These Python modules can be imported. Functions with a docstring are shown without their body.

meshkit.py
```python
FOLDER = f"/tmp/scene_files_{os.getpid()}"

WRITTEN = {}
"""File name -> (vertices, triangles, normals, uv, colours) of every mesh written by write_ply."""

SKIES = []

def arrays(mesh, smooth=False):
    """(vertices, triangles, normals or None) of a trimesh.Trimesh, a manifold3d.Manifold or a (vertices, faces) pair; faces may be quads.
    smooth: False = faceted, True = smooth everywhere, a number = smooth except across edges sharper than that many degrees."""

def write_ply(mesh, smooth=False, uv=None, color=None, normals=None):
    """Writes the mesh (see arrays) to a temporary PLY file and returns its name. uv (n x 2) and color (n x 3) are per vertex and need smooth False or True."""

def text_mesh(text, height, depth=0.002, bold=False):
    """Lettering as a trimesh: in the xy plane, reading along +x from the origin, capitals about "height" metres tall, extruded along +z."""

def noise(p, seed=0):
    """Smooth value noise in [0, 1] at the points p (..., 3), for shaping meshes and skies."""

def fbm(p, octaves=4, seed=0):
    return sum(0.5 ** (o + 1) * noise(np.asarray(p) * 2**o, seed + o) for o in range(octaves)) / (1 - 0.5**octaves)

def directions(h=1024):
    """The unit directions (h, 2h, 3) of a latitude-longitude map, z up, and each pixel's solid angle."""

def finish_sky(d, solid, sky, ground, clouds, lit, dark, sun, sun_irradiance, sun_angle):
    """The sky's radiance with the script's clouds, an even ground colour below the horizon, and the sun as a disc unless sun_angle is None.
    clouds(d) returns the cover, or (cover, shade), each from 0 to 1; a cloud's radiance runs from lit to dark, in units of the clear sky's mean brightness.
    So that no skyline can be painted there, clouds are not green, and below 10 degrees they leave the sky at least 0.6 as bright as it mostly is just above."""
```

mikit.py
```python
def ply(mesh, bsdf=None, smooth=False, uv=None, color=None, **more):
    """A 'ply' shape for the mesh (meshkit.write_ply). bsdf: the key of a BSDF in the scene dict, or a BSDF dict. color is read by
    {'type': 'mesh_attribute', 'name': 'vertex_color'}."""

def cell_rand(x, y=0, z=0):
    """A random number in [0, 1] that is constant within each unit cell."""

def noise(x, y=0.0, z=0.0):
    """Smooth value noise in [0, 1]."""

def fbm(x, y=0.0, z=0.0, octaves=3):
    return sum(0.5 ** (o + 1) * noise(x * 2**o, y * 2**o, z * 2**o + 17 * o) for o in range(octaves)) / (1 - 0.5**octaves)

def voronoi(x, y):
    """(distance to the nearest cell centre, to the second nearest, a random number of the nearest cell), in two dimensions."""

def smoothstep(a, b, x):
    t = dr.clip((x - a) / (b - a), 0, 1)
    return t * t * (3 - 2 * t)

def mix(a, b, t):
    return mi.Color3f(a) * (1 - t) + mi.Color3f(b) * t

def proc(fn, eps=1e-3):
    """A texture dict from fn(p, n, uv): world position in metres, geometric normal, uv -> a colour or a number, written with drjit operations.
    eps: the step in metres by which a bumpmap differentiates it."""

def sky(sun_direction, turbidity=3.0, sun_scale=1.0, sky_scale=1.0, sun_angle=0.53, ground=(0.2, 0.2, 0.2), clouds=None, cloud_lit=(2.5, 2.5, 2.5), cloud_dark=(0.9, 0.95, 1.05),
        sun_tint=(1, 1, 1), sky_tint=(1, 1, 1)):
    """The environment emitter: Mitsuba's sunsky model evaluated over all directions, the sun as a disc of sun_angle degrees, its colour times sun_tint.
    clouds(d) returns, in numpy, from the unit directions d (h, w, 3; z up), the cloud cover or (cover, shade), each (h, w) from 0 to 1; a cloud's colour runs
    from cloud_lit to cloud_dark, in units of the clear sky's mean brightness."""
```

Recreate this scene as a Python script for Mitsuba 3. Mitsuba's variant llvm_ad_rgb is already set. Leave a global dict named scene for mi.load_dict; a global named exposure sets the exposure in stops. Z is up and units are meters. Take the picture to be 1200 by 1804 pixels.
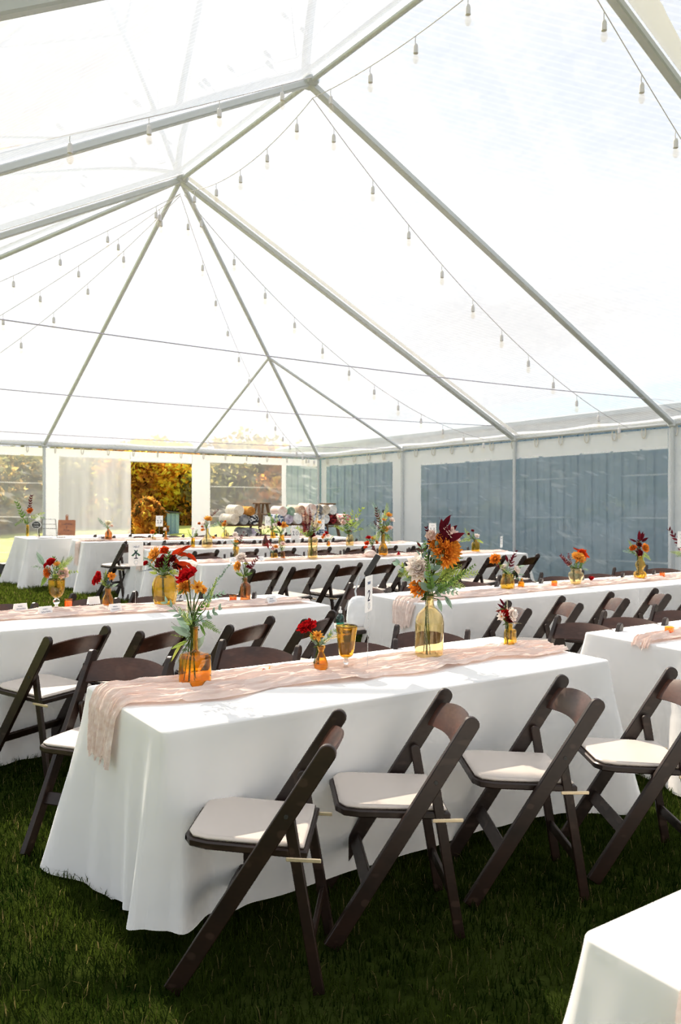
import math, random
import numpy as np, trimesh, mitsuba as mi, drjit as dr, mikit, meshkit, shapely
from shapely.geometry import Polygon, LineString, box as sbox
from mikit import proc, noise, fbm, mix, smoothstep, voronoi, cell_rand
T = mi.ScalarTransform4f
scene, labels = {}, {}
rng = np.random.default_rng(7)

# ---------------------------------------------------------------- camera, sky, exposure
YAW = math.radians(35.4)
FX, FY = math.sin(YAW), math.cos(YAW)
EYE = (0.0, 0.0, 1.57)
scene['camera'] = {'type': 'thinlens', 'fov': math.degrees(2 * math.atan(600 / 1480)), 'fov_axis': 'x', 'aperture_radius': .0028, 'focus_distance': 3.8,
                   'near_clip': .05, 'far_clip': 500, 'to_world': T().look_at(list(EYE), [FX, FY, EYE[2]], [0, 0, 1])}


def cloud_fn(d):
    n = meshkit.fbm(d * np.array([2.2, 2.2, 4.5]) + 5, 5, 3)
    return np.clip(.86 + 1.2 * (n - .5), 0, 1), np.clip(2.2 * (n - .5), 0, 1)


SUN = np.array([.06, .78, .70])
scene['sky'] = mikit.sky(SUN, turbidity=3, sun_scale=1.4, sky_scale=1.0, ground=(.12, .15, .06), clouds=cloud_fn, cloud_lit=(2.0, 2.08, 2.2), cloud_dark=(1.25, 1.3, 1.4), sun_tint=(.9, .95, 1.06))
exposure = 2.42

# ---------------------------------------------------------------- small helpers
SLOPE = .031
TILT = math.degrees(math.atan(SLOPE))


def ground(x, y):
    x, y = np.asarray(x, float), np.asarray(y, float)
    return SLOPE * np.minimum(y, 18) + .006 * np.maximum(y - 18, 0) + np.clip((y - 19) / 14, 0, 1) * np.clip((x - 17) * .05, -.4, .5)


def add(name, mesh, mat=None, parent=None, tw=None, smooth=False, label=None, cat=None, group=None, kind=None, **more):
    """one entry of scene under a free key; mesh may be a ply dict made before"""
    base = f'{parent}__{name}' if parent else name
    key, i = base, 0
    while key in scene or key in labels:
        i += 1
        key = f'{base}_{i:03d}'
    if mesh is not None:
        d = dict(mesh) if isinstance(mesh, dict) else mikit.ply(mesh, mat, smooth=smooth, **more)
        if tw is not None:
            d['to_world'] = tw
        scene[key] = d
    e = {k: v for k, v in (('label', label), ('category', cat), ('group', group), ('kind', kind)) if v}
    if e or mesh is None:
        labels[key] = e
    return key


def thing(name, label, cat, group=None, kind=None):
    return add(name, None, label=label, cat=cat, group=group, kind=kind)


def cat(*ms):
    ms = [m for m in (ms[0] if len(ms) == 1 and isinstance(ms[0], (list, tuple)) else ms)]
    return trimesh.util.concatenate(ms)


def hull(pts):
    return trimesh.convex.convex_hull(np.asarray(pts, float))


def rbox(sx, sy, sz, r=.004, c=(0, 0, 0)):
    """chamfered box"""
    P = []
    for a in (-1, 1):
        for b in (-1, 1):
            for e in (-1, 1):
                x, y, z = a * sx / 2, b * sy / 2, e * sz / 2
                P += [(x - a * r, y - b * r, z), (x - a * r, y, z - e * r), (x, y - b * r, z - e * r)]
    return hull(np.array(P) + np.array(c))


def bevel_plate(poly, t, b=.003):
    """chamfered plate from a convex polygon in xy, centred on z = 0"""
    o, i = np.array(poly.exterior.coords)[:-1], np.array(poly.buffer(-b).exterior.coords)[:-1]
    return hull(np.vstack([np.c_[o, np.full(len(o), s * (t / 2 - b))] for s in (-1, 1)] + [np.c_[i, np.full(len(i), s * t / 2)] for s in (-1, 1)]))


def frame(p, q, up=(0, 0, 1)):
    p, q = np.asarray(p, float), np.asarray(q, float)
    z = (q - p) / np.linalg.norm(q - p)
    u = np.cross(up, z)
    if np.linalg.norm(u) < 1e-6:
        u = np.cross((1, 0, 0), z)
    u /= np.linalg.norm(u)
    return u, np.cross(z, u), z


def tube(pts, r, n=10, caps=True):
    pts = np.asarray(pts, float)
    k = len(pts)
    r = np.broadcast_to(r, (k,))
    t = np.gradient(pts, axis=0)
    t /= np.linalg.norm(t, axis=1, keepdims=True) + 1e-12
    ref = np.array([0, 0, 1.]) if abs(t[:, 2]).max() < .92 else np.array([.93, .36, .05])
    a = np.cross(t, ref)
    a /= np.linalg.norm(a, axis=1, keepdims=True) + 1e-12
    b = np.cross(t, a)
    ang = np.arange(n) * 2 * np.pi / n
    V = pts[:, None] + r[:, None, None] * (np.cos(ang)[None, :, None] * a[:, None] + np.sin(ang)[None, :, None] * b[:, None])
    F = []
    for i in range(k - 1):
        for j in range(n):
            j2 = (j + 1) % n
            F += [[i * n + j, (i + 1) * n + j, (i + 1) * n + j2], [i * n + j, (i + 1) * n + j2, i * n + j2]]
    V = V.reshape(-1, 3)
    if caps:
        c0, c1 = len(V), len(V) + 1
        V = np.vstack([V, pts[:1], pts[-1:]])
        for j in range(n):
            j2 = (j + 1) % n
            F += [[c0, j, j2], [c1, (k - 1) * n + j2, (k - 1) * n + j]]
    return trimesh.Trimesh(V, F, process=False)


def lathe(prof, n=28):
    """prof: (r, z) list"""
    prof = np.asarray(prof, float)
    ang = np.arange(n) * 2 * np.pi / n
    V = np.stack([prof[:, None, 0] * np.cos(ang), prof[:, None, 0] * np.sin(ang), np.repeat(prof[:, 1:2], n, 1)], -1).reshape(-1, 3)
    i, j = np.meshgrid(np.arange(len(prof) - 1), np.arange(n), indexing='ij')
    j2 = (j + 1) % n
    a, b, c, d = i * n + j, i * n + j2, (i + 1) * n + j2, (i + 1) * n + j
    F = np.vstack([np.stack([a, b, c], -1).reshape(-1, 3), np.stack([a, c, d], -1).reshape(-1, 3)])
    m = trimesh.Trimesh(V, F, process=False)
    m.update_faces(m.area_faces > 1e-12)
    return m


def grid(P, closed=False):
    """(m, n, 3) points to a mesh"""
    m, n = P.shape[:2]
    i, j = np.meshgrid(np.arange(m - 1), np.arange(n if closed else n - 1), indexing='ij')
    j2 = (j + 1) % n
    a, b, c, d = i * n + j, i * n + j2, (i + 1) * n + j2, (i + 1) * n + j
    return trimesh.Trimesh(P.reshape(-1, 3), np.vstack([np.stack([a, b, c], -1).reshape(-1, 3), np.stack([a, c, d], -1).reshape(-1, 3)]), process=False)


def mv(m, M):
    m = m.copy()
    m.apply_transform(np.array(M.matrix if hasattr(M, 'matrix') else M, float))
    return m


def at(x, y, rot=0, z=0.0):
    """a place on the sloping lawn (z above it, along the table legs)"""
    return T().translate([x, y, float(ground(x, y))]).rotate([1, 0, 0], TILT).rotate([0, 0, 1], rot).translate([0, 0, z])


def rgb(r, g=None, b=None):
    return {'type': 'rgb', 'value': [r, g, b] if g is not None else [r, r, r]}


def mat(name, d):
    if d['type'] in ('principled', 'diffuse', 'roughplastic'):
        d = {'type': 'twosided', 'b': d}
    scene['mat_' + name] = d
    return 'mat_' + name


# ---------------------------------------------------------------- materials
def srgb(r, g, b):
    f = lambda c: ((c / 255 + .055) / 1.055) ** 2.4 if c > 10 else c / 255 / 12.92
    return f(r), f(g), f(b)


def wood_fn(a, b, s):
    def fn(p, n, uv):
        g = fbm(p.x * 9 * s + p.z * 4 * s, p.y * 9 * s, p.z * 14 * s, 3)
        f = noise(p.x * 60 * s, p.y * 60 * s, p.z * 160 * s)
        w = smoothstep(.72, .86, noise(p.x * 23, p.y * 23, p.z * 31))
        return mix(mix(a, b, dr.clip(.25 + 1.3 * (g - .3), 0, 1) * (.65 + .35 * f)), (.12, .07, .05), .16 * w)
    return fn


mat('wood', {'type': 'principled', 'base_color': proc(wood_fn((.007, .0035, .0028), (.024, .0095, .006), 1)), 'roughness': .38, 'specular': .5})
mat('wood_sunlit', {'type': 'principled', 'base_color': proc(wood_fn((.018, .007, .005), (.095, .034, .02), 1)), 'roughness': .34, 'specular': .5})  # same chair wood, its reddish sunlit look put into the colour
mat('vinyl_seat', {'type': 'principled', 'base_color': rgb(.57, .51, .46), 'roughness': .42, 'specular': .4})
mat('brass', {'type': 'principled', 'base_color': rgb(.75, .62, .42), 'roughness': .35, 'metallic': .6})
mat('cloth', {'type': 'principledthin', 'base_color': rgb(.9, .895, .885), 'roughness': .85, 'diff_trans': .35, 'spec_trans': 0.})
mat('alu', {'type': 'twosided', 'b': {'type': 'principled', 'base_color': rgb(.55, .58, .61), 'roughness': .5, 'metallic': .3}})
mat('white', {'type': 'twosided', 'b': {'type': 'principled', 'base_color': rgb(.8, .8, .8), 'roughness': .6}})
mat('black', {'type': 'twosided', 'b': {'type': 'principled', 'base_color': rgb(.02), 'roughness': .5}})
mat('white_vinyl', {'type': 'principledthin', 'base_color': rgb(.86, .88, .9), 'roughness': .5, 'diff_trans': .4, 'spec_trans': 0.})
mat('rope', {'type': 'twosided', 'b': {'type': 'diffuse', 'reflectance': rgb(.7, .68, .62)}})
_thin = {'type': 'thindielectric', 'int_ior': 1.3}
_haze = {'type': 'principledthin', 'base_color': rgb(.95, .97, 1.), 'roughness': .6, 'diff_trans': 1.15, 'spec_trans': 0.}


def roof_haze(p, n, uv):
    u = (p.x + p.y) * 34
    line = smoothstep(.78, .98, dr.abs(dr.sin(u)))
    return .27 + .12 * (fbm(p.x * .9, p.y * .9, p.z * .9, 3) - .5) + .05 * line + .06 * (noise(p.x * 30, p.y * 9, p.z * 9) - .5)


def wall_haze(p, n, uv):
    s = fbm(p.x * 1.7 + p.z * .8, p.y * 1.7 - p.z * .5, p.z * 2.6, 4)
    streak = smoothstep(.66, .8, fbm(p.x * 4 + p.z * 6, p.y * 4 - p.z * 7, p.z * 5 + 3, 3))
    z = p.z + .012 * (fbm(p.x * 1.5 + p.y * 1.5, 0, 1, 2) - .5)
    fold = sum((dr.exp(-dr.square((z - h) / .011)) for h in (.82, 1.48, 2.12)), mi.Float(0)) * smoothstep(.35, .6, fbm(p.x * 1.2, p.y * 1.2, p.z * .5, 3))
    sweep = smoothstep(.6, .75, fbm(p.x * 1.2 + p.z * 2.2, p.y * 1.2 - p.z * 2.2, 2, 3)) * smoothstep(.5, .9, noise(p.x * 9 + p.z * 14, p.y * 9 - p.z * 14, 1))
    return dr.clip(.12 + .3 * fold + .16 * sweep + .1 * smoothstep(.42, .75, s) + .2 * streak, 0, 1)


mat('roof', {'type': 'blendbsdf', 'weight': proc(roof_haze), 'a': _thin, 'b': _haze})
mat('clear', {'type': 'blendbsdf', 'weight': proc(wall_haze), 'a': _thin, 'b': {**_haze, 'diff_trans': .9}})
_haze2 = {**_haze, 'diff_trans': .55}
mat('milky', {'type': 'blendbsdf', 'weight': proc(lambda p, n, uv: .5 + .3 * (fbm(p.x * 7, p.z * .5, 2, 3) - .5)), 'a': _thin, 'b': _haze2})


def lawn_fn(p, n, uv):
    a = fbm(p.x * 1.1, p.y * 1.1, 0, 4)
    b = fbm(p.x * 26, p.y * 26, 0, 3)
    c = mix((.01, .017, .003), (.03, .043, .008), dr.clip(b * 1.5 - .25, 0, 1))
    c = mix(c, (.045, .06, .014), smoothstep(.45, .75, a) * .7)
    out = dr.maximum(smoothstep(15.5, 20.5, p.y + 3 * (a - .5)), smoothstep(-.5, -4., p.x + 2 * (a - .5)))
    return mix(c, mix((.42, .47, .12), (.58, .6, .19), b), out)  # lawn outside the tent is painted brighter, sunlight put into its colour


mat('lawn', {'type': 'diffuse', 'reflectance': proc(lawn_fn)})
mat('blade', {'type': 'principledthin', 'base_color': {'type': 'mesh_attribute', 'name': 'vertex_color'}, 'roughness': .5, 'diff_trans': 1.25, 'spec_trans': 0.})
mat('siding', {'type': 'principled', 'base_color': proc(lambda p, n, uv: mix((.19, .295, .375), (.235, .35, .43), fbm(p.y * 2.5, p.z * .6, 1, 3))), 'roughness': .5, 'specular': .4})

# ---------------------------------------------------------------- the lawn
xs = np.r_[np.linspace(-14, -3, 8), np.linspace(-2, 14, 60), np.linspace(15, 75, 40)]
ys = np.r_[np.linspace(-12, -1, 8), np.linspace(0, 18, 60), np.linspace(19, 90, 50)]
X, Y = np.meshgrid(xs, ys, indexing='ij')
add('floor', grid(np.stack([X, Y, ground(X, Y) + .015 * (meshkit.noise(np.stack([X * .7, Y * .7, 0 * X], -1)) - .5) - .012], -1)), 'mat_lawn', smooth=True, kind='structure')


def blades(n, xr, yr, h, w, seed, keep=None, sunlit_far=1.1):
    g = np.random.default_rng(seed)
    x, y = g.uniform(*xr, n), g.uniform(*yr, n)
    if keep is not None:
        k = keep(x, y)
        x, y = x[k], y[k]
    n = len(x)
    clump = meshkit.fbm(np.stack([x * 6, y * 6, 0 * x], -1), 3, 2)
    hh = h * g.uniform(.55, 1.25, n) * (.55 + .9 * clump)
    a, lean = g.uniform(0, 2 * np.pi, n), g.uniform(.1, .95, n)
    d, s = np.stack([np.cos(a), np.sin(a)], -1), np.stack([-np.sin(a), np.cos(a)], -1) * w * g.uniform(.6, 1.4, n)[:, None]
    b = np.c_[x, y, ground(x, y) - .012]
    mid = b + np.c_[d * (hh * lean * .35)[:, None], hh * .6]
    tip = b + np.c_[d * (hh * lean)[:, None], hh * (1.05 - .35 * lean)]
    s3 = np.c_[s, 0 * x]
    V = np.stack([b - s3, b + s3, mid - s3 * .8, mid + s3 * .8, tip], 1)
    F = (np.arange(n)[:, None, None] * 5 + np.array([[0, 1, 3], [0, 3, 2], [2, 3, 4]])[None]).reshape(-1, 3)
    t = np.clip(clump * 1.5 - .3 + g.normal(0, .18, n), 0, 1)[:, None] + sunlit_far * np.clip((y - 6) / 4, 0, 1)[:, None]  # far blades painted lighter and yellower to stand for sunlight on them
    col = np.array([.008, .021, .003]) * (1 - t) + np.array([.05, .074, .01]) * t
    dry = g.random(n) < .06
    col[dry] = [.15, .13, .05]
    return V.reshape(-1, 3), F, np.repeat(col, 5, 0)


def in_view(x, y):
    f, r = FX * x + FY * y, FY * x - FX * y
    return (f > 1.2) & (np.abs(r) < .5 * f + 1.1)


parts = [blades(220000, (-1.4, 6.2), (-.2, 6.2), .05, .0022, 1, in_view), blades(230000, (-1, 10.5), (5.5, 16.2), .06, .0055, 2, in_view)]
off, VV, FF, CC = 0, [], [], []
for v, f, c in parts:
    VV.append(v); FF.append(f + off); CC.append(c); off += len(v)
add('grass', (np.vstack(VV), np.vstack(FF)), 'mat_blade', 'floor', color=np.vstack(CC), kind='stuff')

# ---------------------------------------------------------------- the tent
CX, CY, SP, SW = 10.91, 16.24, 3.05, 3.132
EAVE, HUB = 2.84, 5.90
MID, LX = CX - 2 * SW, CX - 4 * SW
Y0 = CY - 7 * SP
r_t = .034


def ez(x, y): return EAVE if x > MID else 2.65 + .0325 * (y - 10.14)


tent = thing('tent_frame', 'grey metal pole frame holding up the clear tent roof', 'tent frame')


def bar(name, p, q, r=r_t, n=12, label=None, m='mat_alu'):
    return add(name, tube([p, q], r, n), m, tent, smooth=40, label=label)


hub = lambda y: np.array([MID, y, HUB])
for i in range(7):
    y = CY - SP * (i + 2)
    if y < Y0: break
    for x, s in ((CX, 1), (LX, -1)):
        # a main rafter is a flat box section with a lip
        p, q = np.array([x, y, ez(x, y)]), hub(y)
        u, v, z = frame(p, q, (0, 1, 0))
        L = np.linalg.norm(q - p)
        sec = np.array([(-.045, -.04), (.045, -.04), (.045, .04), (-.045, .04)])
        M = np.eye(4); M[:3, 0], M[:3, 1], M[:3, 2], M[:3, 3] = np.array([0, 1, 0]), np.cross(z, [0, 1, 0]), z, p
        add('rafter', mv(rbox(.085, .07, L, .012, (0, 0, L / 2)), M), 'mat_alu', tent)
bar('ridge_rail', hub(CY - 2 * SP), hub(Y0), .03)
cornerR, cornerL = np.array([CX, CY, EAVE]), np.array([LX, CY, ez(LX, CY)])
h2 = hub(CY - 2 * SP)
bar('hip_rafter', h2, cornerR); bar('hip_rafter', h2, cornerL)
bar('rafter', h2, (MID, CY, EAVE), .032)
j = (h2 + cornerR) / 2
bar('jack_rafter', j, (CX, CY - SP, EAVE), .026); bar('jack_rafter', j, (CX - SW, CY, EAVE), .026)
j = (h2 + cornerL) / 2
bar('jack_rafter', j, (LX, CY - SP, ez(LX, CY - SP)), .026); bar('jack_rafter', j, (LX + SW, CY, EAVE), .026)
for i in range(7):
    for x in (CX, LX):
        y = CY - SP * i
        bar('eave_rail', (x, y, ez(x, y)), (x, y - SP, ez(x, y - SP)), .03)
        bar('pole', (x, y, ez(x, y)), (x, y, float(ground(x, y)) - .02), .03)
        add('fitting', rbox(.1, .12, .1, .02, (x, y, ez(x, y))), 'mat_alu', tent)
for i in range(4):
    x = LX + SW * i
    bar('eave_rail', (x, CY, EAVE), (x + SW, CY, EAVE), .03)
    if i in (1, 2):
        add('fitting', rbox(.12, .1, .1, .02, (x, CY, EAVE)), 'mat_alu', tent)
bar('pole', (MID, CY, EAVE), (MID, CY, float(ground(MID, CY)) - .02), .03)
for y in (h2[1], h2[1] - SP, h2[1] - 2 * SP):
    add('fitting', rbox(.16, .2, .1, .03, (MID, y, HUB + .01)), 'mat_alu', tent)


# clear vinyl roof, one panel to a bay
def quad(P, n=14, sag=.03, lift=.05):
    """bilinear sheet between four corners, slightly slack"""
    P = np.asarray(P, float)
    u, v = np.meshgrid(np.linspace(0, 1, n), np.linspace(0, 1, n), indexing='ij')
    u, v = u[..., None], v[..., None]
    S = P[0] * (1 - u) * (1 - v) + P[1] * u * (1 - v) + P[2] * u * v + P[3] * (1 - u) * v
    S[..., 2] += lift - sag * 16 * (u * (1 - u) * v * (1 - v))[..., 0]
    return grid(S)


roof = add('ceiling', None, kind='structure')
for x in (CX, LX):
    for i in range(2, 7):
        y = CY - SP * i
        add('panel', quad([(x, y, ez(x, y)), hub(y), hub(y - SP), (x, y - SP, ez(x, y - SP))]), 'mat_roof', roof, smooth=True)
    c = np.array([x, CY, ez(x, CY)])
    add('panel', quad([(x, CY - 2 * SP, ez(x, CY - 2 * SP)), h2, (h2 + c) / 2, (x, CY - SP, ez(x, CY - SP))], 12, .02), 'mat_roof', roof, smooth=True)
    add('panel', quad([(x, CY - SP, ez(x, CY - SP)), (h2 + c) / 2, c - [0, .001, 0], c], 12, 0), 'mat_roof', roof, smooth=True)
    xm = (x + MID) / 2
    add('panel', quad([(MID, CY, EAVE), h2, (h2 + c) / 2, (xm, CY, EAVE)], 12, .02), 'mat_roof', roof, smooth=True)
    add('panel', quad([(xm, CY, EAVE), (h2 + c) / 2, c - [.001, 0, 0], c], 12, 0), 'mat_roof', roof, smooth=True)

for x in (CX, LX):
    for y, w in ((h2[1] - 2 * SP, .2), (h2[1], .09)):
        add('seam_flap', quad([(x, y - .05, ez(x, y)), hub(y) - [0, .05, 0], hub(y) - [0, .05 + w, 0], (x, y - .05 - w, ez(x, y))], 10, 0, .045), 'mat_white_vinyl', roof, smooth=True, label='strip of white roof vinyl along a rafter')

# side walls of vinyl sheet: white borders around clear windows
WX, WY = CX + .05, CY + .05


def sheet(axis, a, b, zt, zb, amp=.012, seed=0, step=.09):
    """wavy sheet from a to b along the wall; zb None = down to the lawn"""
    n = max(2, int((b - a) / step)); m = 26
    u = np.linspace(a, b, n); v = np.linspace(0, 1, m)
    U, V = np.meshgrid(u, v, indexing='ij')
    x, y = (WX + 0 * U, U) if axis == 'y' else (U, WY + 0 * U)
    bot = ground(x, y) - .01 if zb is None else zb + 0 * U
    z = zt + (bot - zt) * V
    o = amp * 2 * (meshkit.fbm(np.stack([U * 1.6 + .5 * z, z * 2.2 - .4 * U, 0 * U + seed], -1), 4, 5) - .5) + amp * .5 * np.sin(U * 5 + seed) * V
    if axis == 'y': x = x + o
    else: y = y + o
    return grid(np.stack([x, y, z], -1))


wr = add('wall_right', None, kind='structure')
ZT = EAVE - .05
bays = [(16.20, 15.98, 'b'), (15.98, 13.56, 'w'), (13.56, 12.66, 'b'), (12.66, 7.2, 'w'), (7.2, 6.5, 'b'), (6.5, 1.0, 'w'), (1.0, .4, 'b'), (.4, -5, 'w')]
for k, (b, a, s) in enumerate(bays):
    if s == 'b':
        add('border', sheet('y', a, b, ZT, None, .016, k), 'mat_white_vinyl', wr, smooth=True, label='white vinyl border')
    else:
        add('border', sheet('y', a, b, ZT, ZT - .3 + .12 * (k == 1), .008, k), 'mat_white_vinyl', wr, smooth=True, label='white vinyl border')
        add('clear_pane', sheet('y', a, b, ZT - .28 + .12 * (k == 1), None, .016, k, .06), 'mat_clear', wr, smooth=True, label='clear vinyl window')
wb = add('wall_back', None, kind='structure')
for k, (a, b, s) in enumerate([(LX, 2.9, 'w'), (2.9, 3.2, 'b'), (3.2, 4.64, 'w'), (4.64, 4.94, 'b'), (4.94, 6.38, 'm'), (7.72, 8.15, 'b'), (8.15, 9.94, 'w'), (9.94, 10.06, 'b'), (10.06, 10.96, 'w')]):
    if s == 'b':
        add('border', sheet('x', a, b, ZT, None, .014, k), 'mat_white_vinyl', wb, smooth=True, label='white vinyl border')
    else:
        add('border', sheet('x', a, b, ZT, ZT - .16, .006, k), 'mat_white_vinyl', wb, smooth=True, label='white vinyl border')
        add('clear_pane', sheet('x', a, b, ZT - .14, None, .014, k, .06), 'mat_milky' if s == 'm' else 'mat_clear', wb, smooth=True, label='clear vinyl window')
# the rolled flap above the doorway
V = []
n = 68
u = np.linspace(6.36, 7.74, n * 2)
prof = [(0, ZT), (.03, ZT - .08), (.035, 2.62), (.02, 2.585), (.0, 2.6)]
add('border', grid(np.array([[(x, WY + dy + .012 * (i % 2), z) for dy, z in prof] for i, x in enumerate(u)])), 'mat_white_vinyl', wb, label='gathered white vinyl over the doorway')

# ---------------------------------------------------------------- metal barn beside the tent
barn = thing('barn', 'blue-grey metal-sided barn standing close behind the clear tent wall', 'barn')
BX, BT = 11.95, 3.28
yy, i = 19.4, 0
rib = np.array([(0, 0), (.004, .032), (.028, .032), (.034, 0), (.165, 0), (.168, .008), (.176, .008), (.179, 0), (.305, 0)])
pp = np.array([[(BX - d, -y, z) for y, d in rib] for z in (0, 1)])
panel = mikit.ply(grid(pp), 'mat_siding')
while yy > -6:
    zb = float(ground(BX, yy)) - .05
    add('siding_panel', panel, parent=barn, tw=T().translate([0, yy, zb]).scale([1, 1, BT - zb]))
    yy -= .305
add('wall', rbox(7, 26, 3.6, .01, (BX + 3.55, 6.4, 1.47)), 'mat_siding', barn)
add('trim', rbox(.12, .14, BT - .4, .01, (BX, 19.42, BT / 2 + .2)), 'mat_siding', barn)
add('roof', mv(rbox(4.4, 26.6, .09, .01, (2.1, 0, 0)), T().translate([BX - .06, 6.4, BT - .03]).rotate([0, 1, 0], -14)), 'mat_siding', barn)


# ---------------------------------------------------------------- tables under white cloths
def rrect(L, W, r, step_side=.03, nc=9):
    """rounded rectangle, with arc length, normals and the signed distance to the nearest corner"""
    P, N, D, C = [], [], [], []
    cs = [(L - r, r, -90), (L - r, W - r, 0), (r, W - r, 90), (r, r, 180)]
    for k, (cx, cy, a0) in enumerate(cs):
        for i in range(nc):
            a = math.radians(a0 + 90 * i / (nc - 1))
            P.append((cx + r * math.cos(a), cy + r * math.sin(a))); N.append((math.cos(a), math.sin(a)))
            D.append((i / (nc - 1) - .5) * r * math.pi / 2); C.append(k)
        nx = cs[(k + 1) % 4]
        a1 = math.radians(a0 + 90)
        p0, p1 = np.array(P[-1]), np.array([nx[0] + r * math.cos(a1), nx[1] + r * math.sin(a1)])
        ln = np.linalg.norm(p1 - p0)
        # finer near the corners
        m = max(8, int(ln / step_side))
        t = np.linspace(0, 1, m + 2)[1:-1]
        t = t + .35 * np.sin(2 * np.pi * t) / (2 * np.pi) * -1
        for q in t:
            P.append(tuple(p0 + (p1 - p0) * q)); N.append((math.cos(a1), math.sin(a1)))
            if q < .5: D.append(q * ln + r * math.pi / 4); C.append(k)
            else: D.append(-(1 - q) * ln - r * math.pi / 4); C.append((k + 1) % 4)
    return np.array(P), np.array(N), np.array(D), np.array(C)


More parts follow.
